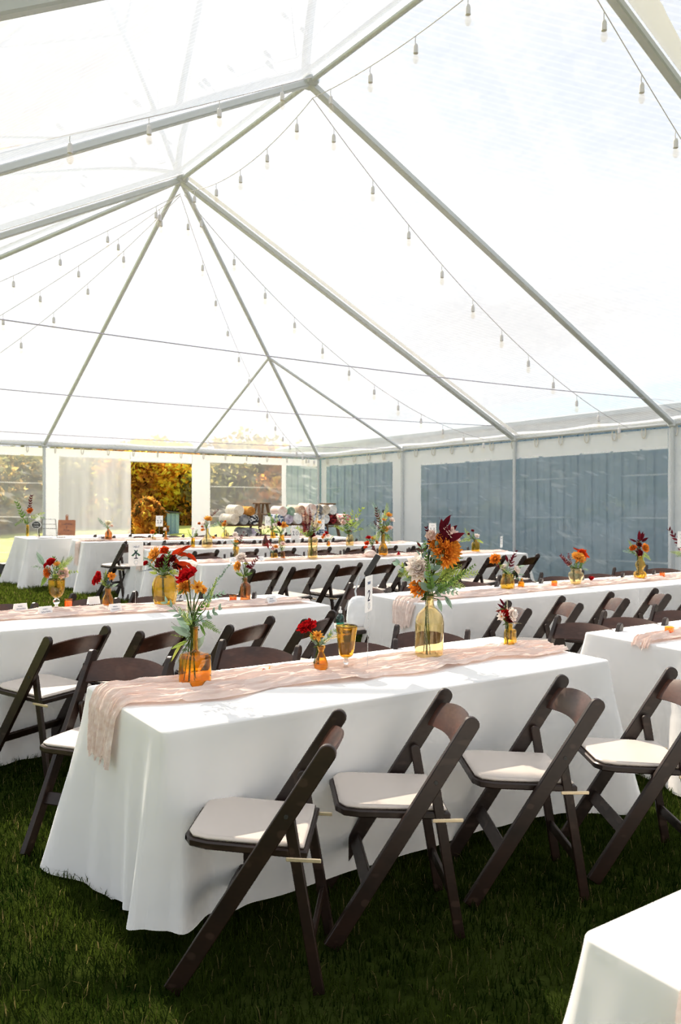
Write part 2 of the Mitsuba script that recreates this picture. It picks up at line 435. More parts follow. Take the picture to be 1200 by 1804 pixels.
def cloth_mesh(L, W, drop, seed, flare=(.2, .2, .2, .2), lift=(0, 0, 0, 0), pleat=(.03, .03, .03, .03), step=.03, m=26, tuck=0.):
    """corners in order: right-front, right-back, left-back, left-front (front = low y)"""
    P, N, D, C = rrect(L, W, .022, step)
    n = len(P)
    s = np.r_[0, np.cumsum(np.linalg.norm(np.diff(P, axis=0), axis=1))]
    diag = np.array([(1, -1), (1, 1), (-1, 1), (-1, -1)]) / math.sqrt(2)
    fl, li, pl = np.array(flare)[C], np.array(lift)[C], np.array(pleat)[C]
    near = np.exp(-(D / .16) ** 2)[:, None]
    dirn = N + 1.6 * near * diag[C]
    dirn /= np.linalg.norm(dirn, axis=1, keepdims=True)
    rows = []
    ctr = np.array([L / 2, W / 2])
    for k in (.02, .3, .6, .85, .95, .985):       # the flat top
        q = ctr + (P - ctr) * k
        rows.append(np.c_[q, .002 * (meshkit.fbm(np.c_[q * 5, np.full(n, seed)], 3, seed) - .5)])
    rad = .012
    for a in np.linspace(0, 90, 5)[:-1]:           # the rolled edge
        a = math.radians(a)
        rows.append(np.c_[P + N * rad * (math.sin(a) - .2), np.full(n, -rad * (1 - math.cos(a)))])
    nz = meshkit.fbm(np.c_[s * 2.6, 0 * s, np.full(n, seed * 3.1)], 3, seed) - .5
    nz2 = meshkit.noise(np.c_[s * 7, 0 * s, np.full(n, seed * 1.7)], seed) - .5
    for v in np.linspace(.02, 1, m):
        z = -rad - (drop - rad) * v
        g2 = np.exp(-(D / .36) ** 2)
        out = rad * .8 + .012 * v + .05 * v ** 1.2 * nz * (1 - g2) + .016 * v * nz2
        out = out + fl * v ** 1.15 * np.exp(-(np.abs(D) / .15) ** 1.5) + pl * v * np.cos(D * 2 * np.pi / .17 + seed) * np.exp(-(D / .26) ** 2)
        sf = (N[:, 1] < -.5) * (1 - g2) * tuck
        out = out * (1 - .75 * sf)
        crease = .004 * np.exp(-((v - .45) / .012) ** 2)
        wob = .012 * (meshkit.fbm(np.c_[s * 1.6, np.full(n, v * 2.2), np.full(n, seed)], 3, seed + 5) - .5) * min(1, v * 5)
        hem = drop * (.02 * nz2 + .014 * nz + li * np.exp(-(D / .3) ** 2) + .09 * sf) * v ** 3
        rows.append(np.c_[P + dirn * (out + wob - crease)[:, None], z + np.maximum(hem, -.004)])
    G = np.array(rows)
    mesh = grid(G, closed=True)
    c = len(mesh.vertices)
    V = np.vstack([mesh.vertices, [[L / 2, W / 2, 0]]])
    F = np.vstack([mesh.faces, [[c, j, (j + 1) % n] for j in range(n)]])
    return trimesh.Trimesh(V, F, process=False)


TH = .745
TABLES = {}


def table(k, x, y, rot, label, L=2.44, W=.76, seed=0, cloth_label=None, group=None, **kw):
    M = at(x, y, rot)
    TABLES[k] = (x, y, rot, L, W)
    add('tablecloth', cloth_mesh(L, W, TH - .004, seed, **kw), 'mat_cloth', tw=at(x, y, rot, TH), smooth=True, label=label, cat='tablecloth', group='white cloths over the long tables')
    t = thing('banquet_table', label.replace('tablecloth', 'cloth') if 0 else 'table under the ' + label, 'table', group='long tables under white cloths')
    add('tabletop', rbox(L - .02, W - .02, .03, .006, (L / 2, W / 2, TH - .02)), 'mat_white', t, tw=M)
    for a in (.25, L - .25):
        for b in (.12, W - .12):
            add('leg', tube([(a, b, TH - .035), (a, b, 0)], .014, 8), 'mat_alu', t, tw=M)


table('T1', 1.16, 2.68, 0, 'white tablecloth with a pink runner, nearest in the middle of the photo', L=2.38, W=.78, seed=3, flare=(.2, .2, .2, .09), lift=(0, 0, .0, .12), pleat=(.02, .03, .02, .045), step=.022, m=34, tuck=1.)
table('T2', 1.0, 4.99, 0, 'white tablecloth on the table at the left behind the nearest one', W=.74, seed=5)
table('T3a', 4.09, 4.63, 0, 'white tablecloth with a fringed runner end, right of the middle', W=.76, seed=8, flare=(.2, .2, .1, .12))
table('T3b', 6.54, 4.63, 0, 'white tablecloth continuing the right-hand row to the photo edge', W=.76, seed=9)
table('T4', 4.13, 2.52, 0, 'white tablecloth cut by the right edge behind the nearest chairs', W=.77, seed=11)
table('T5a', 4.03, 8.22, -2.2, 'white tablecloth under the tall footed amber vase row', W=.7, seed=12)
table('T5b', 6.47, 8.12, -1.5, 'white tablecloth ending at the right beside the barn wall', W=.7, seed=13)
table('T6a', 4.35, 10.45, -4, 'white tablecloth behind the standing table card', seed=14)
table('T6b', 6.79, 10.28, -4, 'white tablecloth at the right in the third row back', L=2.2, seed=15)
table('T7a', 4.08, 12.25, -4, 'white tablecloth with a dark chair leg showing beside it', seed=16)
table('T7b', 6.52, 12.08, -4, 'white tablecloth in front of the blanket ladders', L=2.2, seed=17)
table('cake', 3.56, 13.3, 1, 'white tablecloth at far left under the wooden board', W=.75, seed=18)
table('T0', 1.29, .3, 0, 'white tablecloth corner at the lower right edge of the photo', W=.745, seed=21)


# ---------------------------------------------------------------- wooden folding chairs
def slat(p, q, wide, thick, side, b=.003, end=True):
    """a flat bar from p to q; wide across the chair's side plane (yz), thick along x"""
    p, q = np.array(p, float), np.array(q, float)
    L = np.linalg.norm(q - p)
    poly = LineString([(0, 0), (L - wide / 2, 0)]).buffer(wide / 2, cap_style='round', quad_segs=6) if end else sbox(0, -wide / 2, L, wide / 2)
    if end: poly = poly.intersection(sbox(0, -1, L + 1, 1))
    m = bevel_plate(poly, thick, b)
    z = (q - p) / L
    M = np.eye(4)
    M[:3, 0], M[:3, 2] = z, (1, 0, 0)
    M[:3, 1] = np.cross(M[:3, 2], M[:3, 0])
    M[:3, 3] = p + np.array([side, 0, 0])
    return mv(m, M)


TOP, FOOT = np.array([0, -.275, .79]), np.array([0, .215, .0])
PIV = TOP + (FOOT - TOP) * .28
RFOOT = np.array([0, -.245, 0])


def back_board():
    z = (TOP - FOOT) / np.linalg.norm(TOP - FOOT)
    nrm = np.array([0, -z[2], z[1]])          # towards the rear
    O = TOP - z * .115
    u = np.linspace(-1, 1, 17)
    rows = []
    for side in (0, 1):
        for t in np.linspace(0, 1, 5) if side == 0 else np.linspace(1, 0, 5):
            lo, hi = -.045 + .028 * (1 - u ** 2), .055 + .045 * (1 - np.abs(u) ** 2.2)
            h = lo + (hi - lo) * t
            d = .026 * (1 - u ** 2) - .004 + (.013 if side == 0 else 0) - (.003 if t in (0., 1.) else 0) * (1 if side == 0 else -1)
            rows.append(O + np.outer(h, z) + np.outer(d, nrm) + np.outer(u * .196, (1, 0, 0)))
    rows.append(rows[0])
    return grid(np.array(rows))


def chair_parts():
    o = []
    seat_poly = Polygon([(-.185, -.2), (.185, -.2), (.185, .12), (.17, .175), (.13, .2), (-.13, .2), (-.17, .175), (-.185, .12)])
    tilt = T().translate([0, .0, .445]).rotate([1, 0, 0], 2.5)
    o.append(('seat', mv(bevel_plate(seat_poly, .026, .005), tilt), 'wood', 35))
    pad = bevel_plate(seat_poly.buffer(-.012), .02, .008)
    o.append(('cushion', mv(pad, tilt @ T().translate([0, 0, .02])), 'vinyl_seat', 50))
    o.append(('backrest', back_board(), 'wood_sunlit', 40))
    for s in (-1, 1):
        o.append(('rail', slat(FOOT, TOP, .056, .024, s * .208), 'wood', 35))
        o.append(('leg', slat(RFOOT, PIV + (PIV - RFOOT) * .02, .036, .02, s * .178), 'wood', 35))
        q = PIV * .0
        o.append(('bracket', rbox(.006, .11, .013, .002, (s * .19, -.19, .424)), 'brass', False))
    z = (TOP - FOOT) / np.linalg.norm(TOP - FOOT)
    c = FOOT + z * .24
    M = np.eye(4); M[:3, 0], M[:3, 1] = (1, 0, 0), z; M[:3, 2] = np.cross(M[:3, 0], M[:3, 1]); M[:3, 3] = c
    o.append(('stretcher', mv(rbox(.4, .055, .014, .003), M), 'wood', False))
    c = RFOOT + (PIV - RFOOT) * .27
    o.append(('stretcher', rbox(.345, .014, .045, .003, c), 'wood', False))
    c = TOP + (FOOT - TOP) * .28
    for s in (-1, 1):
        o.append(('bolt', tube([c + [s * .218, 0, 0], c + [s * .2225, 0, 0]], .007, 10), 'black', False))
    return o


CHAIR = [(n, mikit.ply(m, 'mat_' + b, smooth=s)) for n, m, b, s in chair_parts()]


def chair(x, y, rot, label, group):
    k = thing('folding_chair', label, 'chair', group)
    M = at(x, y, rot)
    for n, p in CHAIR:
        add(n, p, parent=k, tw=M)
    return k


def chair_back(mx, my, rot, *a):
    """placed by the middle of its back's top"""
    r = math.radians(rot)
    return chair(mx - .275 * math.sin(r), my + .275 * math.cos(r), rot, *a)


CH = 'dark brown wooden folding chair '
G = 'folding chairs '
for (x, y, r), l in zip([(1.6, 2.29, 50), (2.175, 2.31, 60), (2.78, 2.24, 58), (3.34, 2.09, 56)],
                        ['with cream seat, nearest of the row at the front table', 'second along the front table, cream seat', 'third along the front table, cream seat', 'at the right edge of the photo, back coloured sunlit reddish']):
    chair_back(x, y, r, CH + l, None)
for (x, y, r), l in zip([(1.49, 3.81, 127), (2.15, 3.75, 127), (2.66, 3.62, 140), (3.25, 3.68, 126)],
                        ['across the front table at its left corner', 'with a reddish back right of the square amber vase', 'showing its back edge behind the amber goblet', 'half hidden by the big amber bottle']):
    chair_back(x, y, r, CH + l, None)
for (x, y, r), l in zip([(1.47, 4.5, 26), (1.94, 4.43, 26), (2.46, 4.38, 25), (2.95, 4.38, 32)],
                        ['at the left edge with its cream seat in view', 'behind the leaves of the square amber vase', 'between the vase leaves and the red flower', 'at the right end of the left-hand table']):
    chair_back(x, y, r, CH + l, None)
for (x, y, r), l in zip([(1.48, 5.92, 120), (2.05, 5.92, 117), (2.5, 5.86, 119), (3.02, 5.75, 135)],
                        ['cut by the left edge behind the amber goblet', 'behind the small dotted bud vase', 'behind the round ribbed amber vase', 'behind the brown bottle on the left-hand table']):
    chair_back(x, y, r, CH + l, None)
ORD = ['first', 'second', 'third', 'fourth', 'fifth', 'sixth', 'seventh', 'eighth']


def chair_row(pts, rot, what, group):
    for i, (x, y) in enumerate(pts):
        chair_back(x, y, rot(i) if callable(rot) else rot, CH + ORD[i] + ' from the left ' + what, G + group)


chair_row([(4.46 + .57 * i, 4.12) for i in range(7)], lambda i: 62 - 5 * i if i < 4 else 40, 'before the right-hand table', 'before the right-hand table')
chair_row([(4.27, 5.6), (4.8, 5.5), (5.4, 5.5), (5.98, 5.5), (6.57, 5.5), (7.2, 5.5), (7.8, 5.55), (8.45, 5.6)], lambda i: 102 if i == 0 else 110, 'behind the right-hand table', 'behind the right-hand table')
chair_row([(4.33, 3.42), (4.8, 3.42), (5.42, 3.45)], 102, 'behind the right-edge table', 'behind the right-edge table')
chair_row([(x, 7.26 + .02 * i) for i, x in enumerate([4.26, 4.74, 5.3, 5.8, 6.28, 7.0, 7.62, 8.27])], 18, 'before the long middle table', 'before the middle table')
chair_row([(4.5 + .55 * i, 9.1 - .02 * i) for i in range(8)], 150, 'behind the long middle table', 'behind the middle table')
chair_row([(4.75 + .56 * i, 9.6 - .035 * i) for i in range(7)], 22, 'before the second table from the back', 'before the second table from the back')
chair_row([(4.6 + .58 * i, 11.5 - .04 * i) for i in range(7)], 120, 'behind the second table from the back', 'behind the second table from the back')
chair_row([(4.45 + .58 * i, 11.25 - .04 * i) for i in range(7)], 30, 'before the farthest dining table', 'before the farthest table')
chair_row([(4.75 + .58 * i, 13.25 - .04 * i) for i in range(7)], 115, 'behind the farthest dining table', 'behind the farthest table')


# ---------------------------------------------------------------- cheesecloth runners
mat('gauze', {'type': 'principledthin', 'base_color': proc(lambda p, n, uv: mix((.7, .53, .46), (.9, .79, .73), dr.clip(1.4 * fbm(p.x * 9, p.y * 60, p.z * 60, 3) - .2, 0, 1))), 'roughness': .9, 'diff_trans': .35, 'spec_trans': 0.})


def runner(tab, pts, label, hang=0., hang_end=0., seed=0, amp=.012, nu=44, group=None, fq=9, step=.014):
    """pts: (x, y, half width) in the table's own frame"""
    x0, y0, rot, L, W = TABLES[tab]
    pts = np.array(pts, float)
    d = np.r_[0, np.cumsum(np.hypot(*np.diff(pts[:, :2], axis=0).T))]
    n = int((d[-1] + hang + hang_end) / step)
    t = np.linspace(-hang, d[-1] + hang_end, n)
    tc = np.clip(t, 0, d[-1])
    cx, cy, hw = (np.interp(tc, d, pts[:, k]) for k in range(3))
    g = np.random.default_rng(seed)
    over, over2 = np.maximum(-t, 0), np.maximum(t - d[-1], 0)
    u = np.linspace(-1, 1, nu)
    U, I = np.meshgrid(u, np.arange(n))
    tt = t[I]
    edge = 1 + .28 * (meshkit.fbm(np.stack([tt * 5, np.sign(U) * 7, 0 * U + seed], -1), 3, seed) - .5)
    nz = meshkit.fbm(np.stack([U * 3.2 + .5 * meshkit.noise(np.stack([tt * 3, U, 0 * U], -1), 4), tt * 3.4, 0 * U + seed], -1), 4, seed + 1)
    fine = meshkit.noise(np.stack([U * 15, tt * 6, 0 * U + seed], -1), seed + 2)
    f2 = meshkit.noise(np.stack([U * (fq + 5 * (over[I] > 0)) + 2.5 * nz, tt * 3.6, 0 * U + seed + 9], -1), seed + 3)
    ridge = amp * (1.6 * np.abs(nz - .5) * 2 + .5 * fine + 1.1 * (1 - np.abs(2 * f2 - 1)) ** 2)
    z = .002 + ridge + (.004 * (1 - np.abs(U) ** 6))
    Yc = cy[I] + hw[I] * edge * U * (1 - .3 * np.minimum(np.maximum(over[I], over2[I]) / .25, 1)) + .006 * (nz - .5)
    o = np.where(over[I] > 0, over[I], over2[I])
    rag = .05 * (meshkit.noise(np.stack([U * 6, 0 * U, 0 * U + seed], -1), seed + 6) - .5) * np.clip(o / max(hang, hang_end, .01), 0, 1) ** 2
    sgn = np.where(over[I] > 0, -1., 1.)
    r = .018
    a = np.clip(o / r, 0, math.pi / 2)
    X = np.where(o > 0, cx[I] + sgn * (np.minimum(r, r * np.sin(a)) + z * np.sin(a) * .6 + .022 * np.minimum(o / .05, 1) + .1 * o), cx[I])
    Z = np.where(o > 0, -r * (1 - np.cos(a)) - np.maximum(o - r * math.pi / 2, 0) + z * np.cos(a) + rag, z)
    return add('table_runner', grid(np.stack([X, Yc, Z], -1)), 'mat_gauze', tw=at(x0, y0, rot, TH), smooth=True, label=label, cat='table runner', group=group)


def L1(x, a, b): return (x - 1.16, (a + b) / 2 - 2.68, (a - b) / 2)


runner('T1', [L1(1.19, 3.37, 3.05), L1(1.34, 3.37, 2.99), L1(1.56, 3.35, 2.94), L1(1.82, 3.33, 3.02), L1(2.0, 3.34, 2.96), L1(2.2, 3.3, 2.92), L1(2.32, 3.25, 2.95), L1(2.45, 3.27, 2.9), L1(2.62, 3.27, 2.92), L1(2.82, 3.22, 2.95), L1(3.05, 3.17, 2.98), L1(3.24, 3.2, 2.9), L1(3.4, 3.24, 2.91), L1(3.53, 3.16, 2.92)],
       'pale pink gauze runner along the nearest table, fringed end hanging down', hang=.23, seed=4, amp=.0155, nu=110, fq=13, step=.009)
runner('T2', [(.0, .5, .14), (.5, .5, .17), (1., .44, .17), (1.5, .36, .16), (2.0, .3, .15), (2.38, .25, .11)], 'pale pink gauze runner under the round ribbed vase', seed=6)
runner('T3a', [(.03, .3, .13), (.4, .33, .15), (1.2, .33, .13), (2.44, .4, .13), (3.5, .42, .13), (4.8, .45, .13)], 'pale pink gauze runner with fringed end on the right-hand table', hang=.2, seed=8)
runner('T4', [(.03, .38, .06), (.2, .4, .07), (.45, .4, .1), (1.4, .38, .13), (2.4, .36, .1)], 'pale pink gauze runner bunched at the right-edge table end', hang=.04, seed=9, amp=.02)
runner('T5a', [(.03, .32, .15), (1.2, .32, .13), (2.44, .34, .13), (4.4, .4, .13), (4.8, .4, .1)], 'pale pink gauze runner along the middle table', hang=.3, seed=10, nu=30)
runner('T6a', [(.03, .35, .12), (2, .35, .13), (4.4, .35, .13)], 'pale pink gauze runner along the second table from the back, end hanging at its left', hang=.3, seed=11, nu=30)
runner('T7a', [(.03, .32, .13), (2, .35, .13), (4.4, .35, .13)], 'pale pink gauze runner end hanging beside the dark chair leg', hang=.36, seed=12, nu=30)
runner('cake', [(.2, .12, .08), (.21, .3, .08)], 'narrow gauze strip at the left end of the far left table', seed=13, nu=20)
runner('T0', [(.03, .4, .13), (.5, .36, .15), (2, .36, .13)], 'gauze runner end at the bottom right corner of the photo', hang=.15, seed=14, amp=.02)

# ---------------------------------------------------------------- flowers
RIGHT, DEEP, UP = np.array([FY, -FX, 0]), np.array([FX, FY, 0]), np.array([0, 0, 1.])
mat('petal', {'type': 'principledthin', 'base_color': {'type': 'mesh_attribute', 'name': 'vertex_color'}, 'roughness': .65, 'diff_trans': .55, 'spec_trans': 0.})
COL = {'orange': ((.55, .16, .02), (.88, .36, .05)), 'gold': ((.6, .22, .02), (.9, .5, .1)), 'rust': ((.4, .07, .01), (.75, .2, .03)), 'red': ((.3, .004, .008), (.5, .012, .015)),
       'wine': ((.07, .004, .008), (.2, .015, .02)), 'white': ((.8, .66, .58), (.92, .86, .82)), 'blush': ((.75, .5, .42), (.9, .76, .7)), 'cream': ((.7, .62, .4), (.9, .84, .7)), 'scarlet': ((.45, .02, .005), (.8, .1, .02)),
       'green': ((.06, .13, .03), (.16, .27, .07)), 'lime': ((.2, .3, .05), (.45, .55, .15)), 'sage': ((.16, .26, .2), (.34, .46, .37)), 'burgundy': ((.035, .004, .008), (.13, .012, .02)), 'dark': ((.01, .015, .01), (.03, .04, .03)),
       'blue': ((.1, .14, .22), (.25, .32, .42)), 'wheat': ((.55, .42, .25), (.85, .72, .5)), 'stem': ((.06, .1, .03), (.12, .17, .05)), 'leafred': ((.3, .012, .006), (.6, .06, .015))}


def petal(L, W, cup=.3, curl=.3, nt=4, nx=3, wav=0, ph=0, shape=1.):
    """petal along +x from the origin, face up (+z)"""
    t = np.linspace(0, 1, nt)
    x = np.linspace(-1, 1, nx)
    tt, xx = np.meshgrid(t, x, indexing='ij')
    w = W * np.sin(np.pi * (.08 + .86 * tt ** shape)) ** .8
    P = np.stack([L * tt * (1 - .1 * xx ** 2), w * xx, cup * w * xx ** 2 + curl * L * tt ** 2 + wav * L * np.sin(3 * xx + ph) * tt ** 2], -1)
    m = grid(P)
    return np.array(m.vertices), np.array(m.faces), tt.ravel()


def basis(nrm, g):
    nrm = nrm / np.linalg.norm(nrm)
    a = np.cross(nrm, g.normal(size=3)); a /= np.linalg.norm(a)
    return np.stack([a, np.cross(nrm, a), nrm], 1)


class Bunch:
    def __init__(s): s.v, s.f, s.c, s.n = [], [], [], 0

    def put(s, v, f, c):
        s.v.append(v); s.f.append(f + s.n); s.c.append(c); s.n += len(v)

    def done(s): return (np.vstack(s.v), np.vstack(s.f)), np.vstack(s.c)


def shade(col, t, g, j=.12):
    a, b = map(np.array, COL[col])
    k = np.clip(t, 0, 1)[:, None]
    return np.clip((a * (1 - k) + b * k) * (1 + g.normal(0, j)), 0, .95)


def rings(B, spec, R, col, g, lo, wide, curl, wav=0):
    for n, ln, el in spec:
        for i in range(n):
            az, e = 2 * np.pi * (i + g.uniform(-.3, .3)) / n, math.radians(el + g.normal(0, 5))
            v, f, t = petal(R * ln * g.uniform(.88, 1.1), R * wide * g.uniform(.85, 1.15), .5, curl, 3 if lo else 4, 3 if lo or not wav else 5, wav, g.uniform(0, 6))
            ce, se, ca, sa = math.cos(e), math.sin(e), math.cos(az), math.sin(az)
            M = np.array([[ca * ce, -sa, -ca * se], [sa * ce, ca, -sa * se], [se, 0, ce]])
            B.put(v @ M.T, f, shade(col, t * .8 + .2 * g.random(), g))


def flower(kind, R, col, nrm, pos, g, lo):
    B = Bunch()
    if kind == 'chrysanthemum':
        sp = [(11, 1, 2), (10, .85, 25), (7, .62, 52), (5, .42, 75)] if lo else [(20, 1, -8), (20, .98, 8), (18, .9, 24), (15, .78, 40), (12, .62, 56), (8, .45, 72), (5, .35, 84)]
        rings(B, sp, R, col, g, lo, .16 if not lo else .26, .28)
    elif kind == 'daisy':
        rings(B, [(9, 1, 8), (9, .9, 22)], R, col, g, lo, .2, .12)
        rings(B, [(8, .3, 60), (6, .22, 80)], R, 'rust' if col != 'white' else 'gold', g, True, .1, .1)
    elif kind == 'dahlia':
        sp = [(12, 1, 5), (9, .75, 35), (6, .5, 65)] if lo else [(16, 1, -5), (15, .95, 14), (13, .82, 32), (11, .66, 48), (8, .5, 64), (5, .36, 80)]
        rings(B, sp, R, col, g, lo, .24, .35)
    elif kind in ('rose', 'carnation'):
        wv = .16 if kind == 'carnation' else .04
        sp = [(7, 1, 12), (6, .8, 45), (5, .6, 72)] if lo else [(9, 1, 2), (9, .95, 20), (8, .88, 38), (7, .8, 54), (6, .68, 68), (5, .5, 80)]
        rings(B, sp, R, col, g, lo, .42, .22, wv)
    elif kind == 'thistle':
        rings(B, [(10, 1, -20), (10, 1, 15), (8, 1, 45), (5, 1, 75)], R, col, g, True, .12, 0)
    (v, f), c = B.done()
    return (v @ basis(np.array(nrm, float), g).T + pos, f), c


def sprig(kind, start, d, L, col, g, lo, n0=None):
    """a stem with leaves from start along d; mesh and colours"""
    B = Bunch()
    d = d / np.linalg.norm(d)
    side = np.cross(d, DEEP + .3 * g.normal(size=3)); side /= np.linalg.norm(side)
    nrm = np.cross(side, d)
    bend = g.uniform(-.12, .12)
    P = lambda t: start + d * L * t + side * L * bend * t * t + nrm * L * .06 * t * t
    ts = np.linspace(0, 1, 7)
    m = tube([P(t) for t in ts], np.linspace(.006 * L + .0006, .0006, 7), 4 if lo else 5)
    B.put(np.array(m.vertices), np.array(m.faces), np.tile(shade('stem' if col not in ('burgundy', 'leafred') else 'burgundy', np.array([.5]), g), (len(m.vertices), 1)))
    S = {'eucalyptus': (5, .24, .62, .6, 60, .12), 'fern': (11, .3, .13, .1, 55, .05), 'leaf_sprig': (6, .29, .38, .3, 45, .1), 'spike': (16, .115, .55, .5, 50, .1), 'leaf': (1, 1, .36, .2, 0, .02), 'berry': (9, .09, .9, .8, 50, .2)}[kind]
    n, ln, wd, cup, ang, jit = S
    if n0: n = n0
    for i in range(n):
        t = .12 + .86 * i / max(1, n - 1) if n > 1 else 0
        for s in ((-1, 1) if n > 1 else (1,)):
            k = ln * L * (1 - (.65 if kind in ('fern', 'spike') else .3) * t) * g.uniform(.85, 1.15)
            a = math.radians(ang * (1 - .3 * t)) * s
            ld = d * math.cos(a) + side * math.sin(a) + nrm * g.normal(0, jit * 3)
            ld /= np.linalg.norm(ld)
            v, f, tt = petal(k, k * wd * .5 if kind != 'fern' else k * .11, cup * .5, g.uniform(-.15, .15), 4 if lo else 5, 3, 0, 0, .9)
            sd = np.cross(nrm + .5 * g.normal(size=3) * (kind != 'fern'), ld); sd /= np.linalg.norm(sd)
            M = np.stack([ld, sd, np.cross(ld, sd)], 1)
            B.put(v @ M.T + P(t), f, shade(col, .3 + .5 * tt + .3 * g.random() - .15, g, .15))
            if kind == 'fern' and not lo:      # leaflets of leaflets
                for q in np.linspace(.2, .9, 5):
                    for s2 in (-1, 1):
                        l2 = ld * .6 + sd * s2 * .8
                        v, f, tt = petal(k * .2 * (1.2 - q), k * .05, .2, 0, 3, 3)
                        s3 = np.cross(nrm, l2); s3 /= np.linalg.norm(s3)
                        B.put(v @ np.stack([l2 / np.linalg.norm(l2), s3, nrm], 1).T + P(t) + ld * k * q, f, shade(col, .4 + .5 * tt, g))
    return B.done()


def arrange(x, y, s, label, items, mouth, seed, z0=TH, foot=.25, lo=None, group=None, fill=True):
    """a bunch of flowers standing in a vessel at (x, y). items: (kind, right, up, size, colour[, angle]) in 1/s metres; mouth: its height"""
    g = np.random.default_rng(seed)
    lo = s < 230 if lo is None else lo
    o = np.array([x, y, float(ground(x, y)) + z0])
    t = thing('flower_bunch', label, 'flowers', group)
    m = o + UP * mouth / s
    items = list(items)
    top = max(it[2] + .5 * it[3] for it in items)
    nf = max(3, len(items) // 4) if fill else 0
    for q in range(nf):          # filler greens round the mouth
        items.append((('leaf_sprig', 'eucalyptus', 'leaf_sprig', 'spike', 'fern')[(q + seed) % 5], g.normal() * .05 * mouth, mouth * g.uniform(.98, 1.06), (top - mouth) * g.uniform(.4, .72), ('green', 'sage', 'lime', 'green', 'sage')[(q * 2 + seed) % 5], 30 + 120 * (q + g.random()) / nf))
    for ii, it in enumerate(items):
        kind, a, b, sz, col = it[:5]
        p = o + RIGHT * a / s + UP * b / s + DEEP * g.normal(0, .22) * abs(sz) / s
        lf = kind in ('eucalyptus', 'fern', 'leaf_sprig', 'spike', 'leaf', 'berry')
        if lf:
            an = math.radians(it[5])
            dv = RIGHT * math.cos(an) + UP * math.sin(an) + DEEP * g.normal(0, .18)
            msh, c = sprig(kind, p, dv, sz / s, col, g, lo)
            name = {'fern': 'fern_frond', 'eucalyptus': 'eucalyptus_sprig', 'spike': 'flower_spike', 'berry': 'seed_sprig'}.get(kind, kind)
        else:
            n = it[5] if len(it) > 5 else None
            nv = -DEEP * .75 + UP * .75 + RIGHT * (a / (abs(a) + 20)) * .7 + .25 * g.normal(size=3) if n is None else RIGHT * n[0] + UP * n[1] - DEEP * n[2]
            msh, c = flower(kind, 1.18 * sz / s, col, nv, p, g, lo)
            name = kind
        add(name, msh, 'mat_petal', t, smooth=True, color=c)
        # the stem down into the vessel
        q = o + UP * mouth / s * (foot * g.uniform(.3, 1.2) if ii % max(1, len(items) // 5) == 0 else .93) + (RIGHT * g.normal() + DEEP * g.normal()) * .012 * min(1, mouth / s / .1)
        mm = m + (RIGHT * g.normal() + DEEP * g.normal()) * .004
        e = p - UP * .15 * sz / s if not lf else p
        cur = [(1 - w) ** 2 * mm + 2 * w * (1 - w) * (mm + (e - mm) * np.array([.25, .25, .6])) + w * w * e for w in np.linspace(0, 1, 6)]
        st = tube([q, q * .4 + mm * .6] + cur, .0022 if s > 150 else .003, 5)
        add('stem', (np.array(st.vertices), np.array(st.faces)), 'mat_petal', t, smooth=True, color=np.tile(shade('stem', np.array([.4]), g), (len(st.vertices), 1)))
    return t


# ---------------------------------------------------------------- glass vessels
def glass(name, t):
    mat(name, {'type': 'thindielectric', 'int_ior': 1.42, 'specular_transmittance': rgb(*t)})
    return mat(name + '_solid', {'type': 'dielectric', 'int_ior': 1.47, 'specular_transmittance': rgb(*[max(q, .01) ** .5 for q in t])})


glass('amber_deep', (1., .55, .06)); glass('amber', (1., .73, .17)); glass('honey', (1., .88, .57)); glass('brown', (.76, .42, .2)); glass('glass', (.99, .99, .99)); glass('amber_goblet', (1., .67, .11)); glass('plum', (.4, .16, .14)); glass('teal', (.05, .5, .42))
mat('wax', {'type': 'principledthin', 'base_color': rgb(.95, .62, .16), 'roughness': .6, 'diff_trans': 1., 'spec_trans': 0.})


def smooth_prof(pr, k=5):
    pr = np.array(pr, float)
    d = np.r_[0, np.cumsum(np.hypot(*np.diff(pr, axis=0).T))]
    from scipy.interpolate import PchipInterpolator
    t = np.unique(np.r_[d, np.linspace(0, d[-1], len(pr) * k)])
    return np.c_[PchipInterpolator(d, pr[:, 0])(t), PchipInterpolator(d, pr[:, 1])(t)]


def vessel(prof, s, ribs=0, depth=.05, square=0, n=40, rot=0, twist=0, solid=False):
    """profile (r, z) in 1/s metres from the closed foot to the open mouth"""
    pr = np.vstack([[(0.001, prof[0][1])], smooth_prof(prof)]) / s
    if solid:       # a wall of real thickness
        w = .0035
        inn = smooth_prof(prof) / s
        inn = inn[inn[:, 1] > pr[0, 1] + 2.2 * w]
        inn = np.c_[np.maximum(inn[:, 0] - w, .0012), inn[:, 1]][::-1]
        pr = np.vstack([pr, [pr[-1] + [-w / 2, w * .5]], inn, [(.001, inn[-1, 1])]])
    m = lathe(pr, n)
    v = np.array(m.vertices)
    a = np.arctan2(v[:, 1], v[:, 0])
    zz = v[:, 2] / (prof[-1][1] / s)
    if square:
        k = 1 / (np.abs(np.cos(a)) ** square + np.abs(np.sin(a)) ** square) ** (1 / square)
        body = np.clip((np.hypot(v[:, 0], v[:, 1]) * s / max(p[0] for p in prof) - .45) / .3, 0, 1)
        v[:, :2] *= (1 + body * (k - 1))[:, None]
    if ribs:
        v[:, :2] *= (1 + depth * np.cos(ribs * a + twist * zz))[:, None]
    m.vertices = v
    return mv(m, T().rotate([0, 0, 1], rot))


def vase(x, y, prof, s, m, label, z0=TH, cat='vase', name='vase', group=None, parent=None, **kw):
    if True:
        m, kw['solid'] = m + '_solid', True
    return add(name, vessel(prof, s, **kw), m, parent, tw=at(x, y, 0, z0), smooth=50, label=label, cat=cat, group=group)


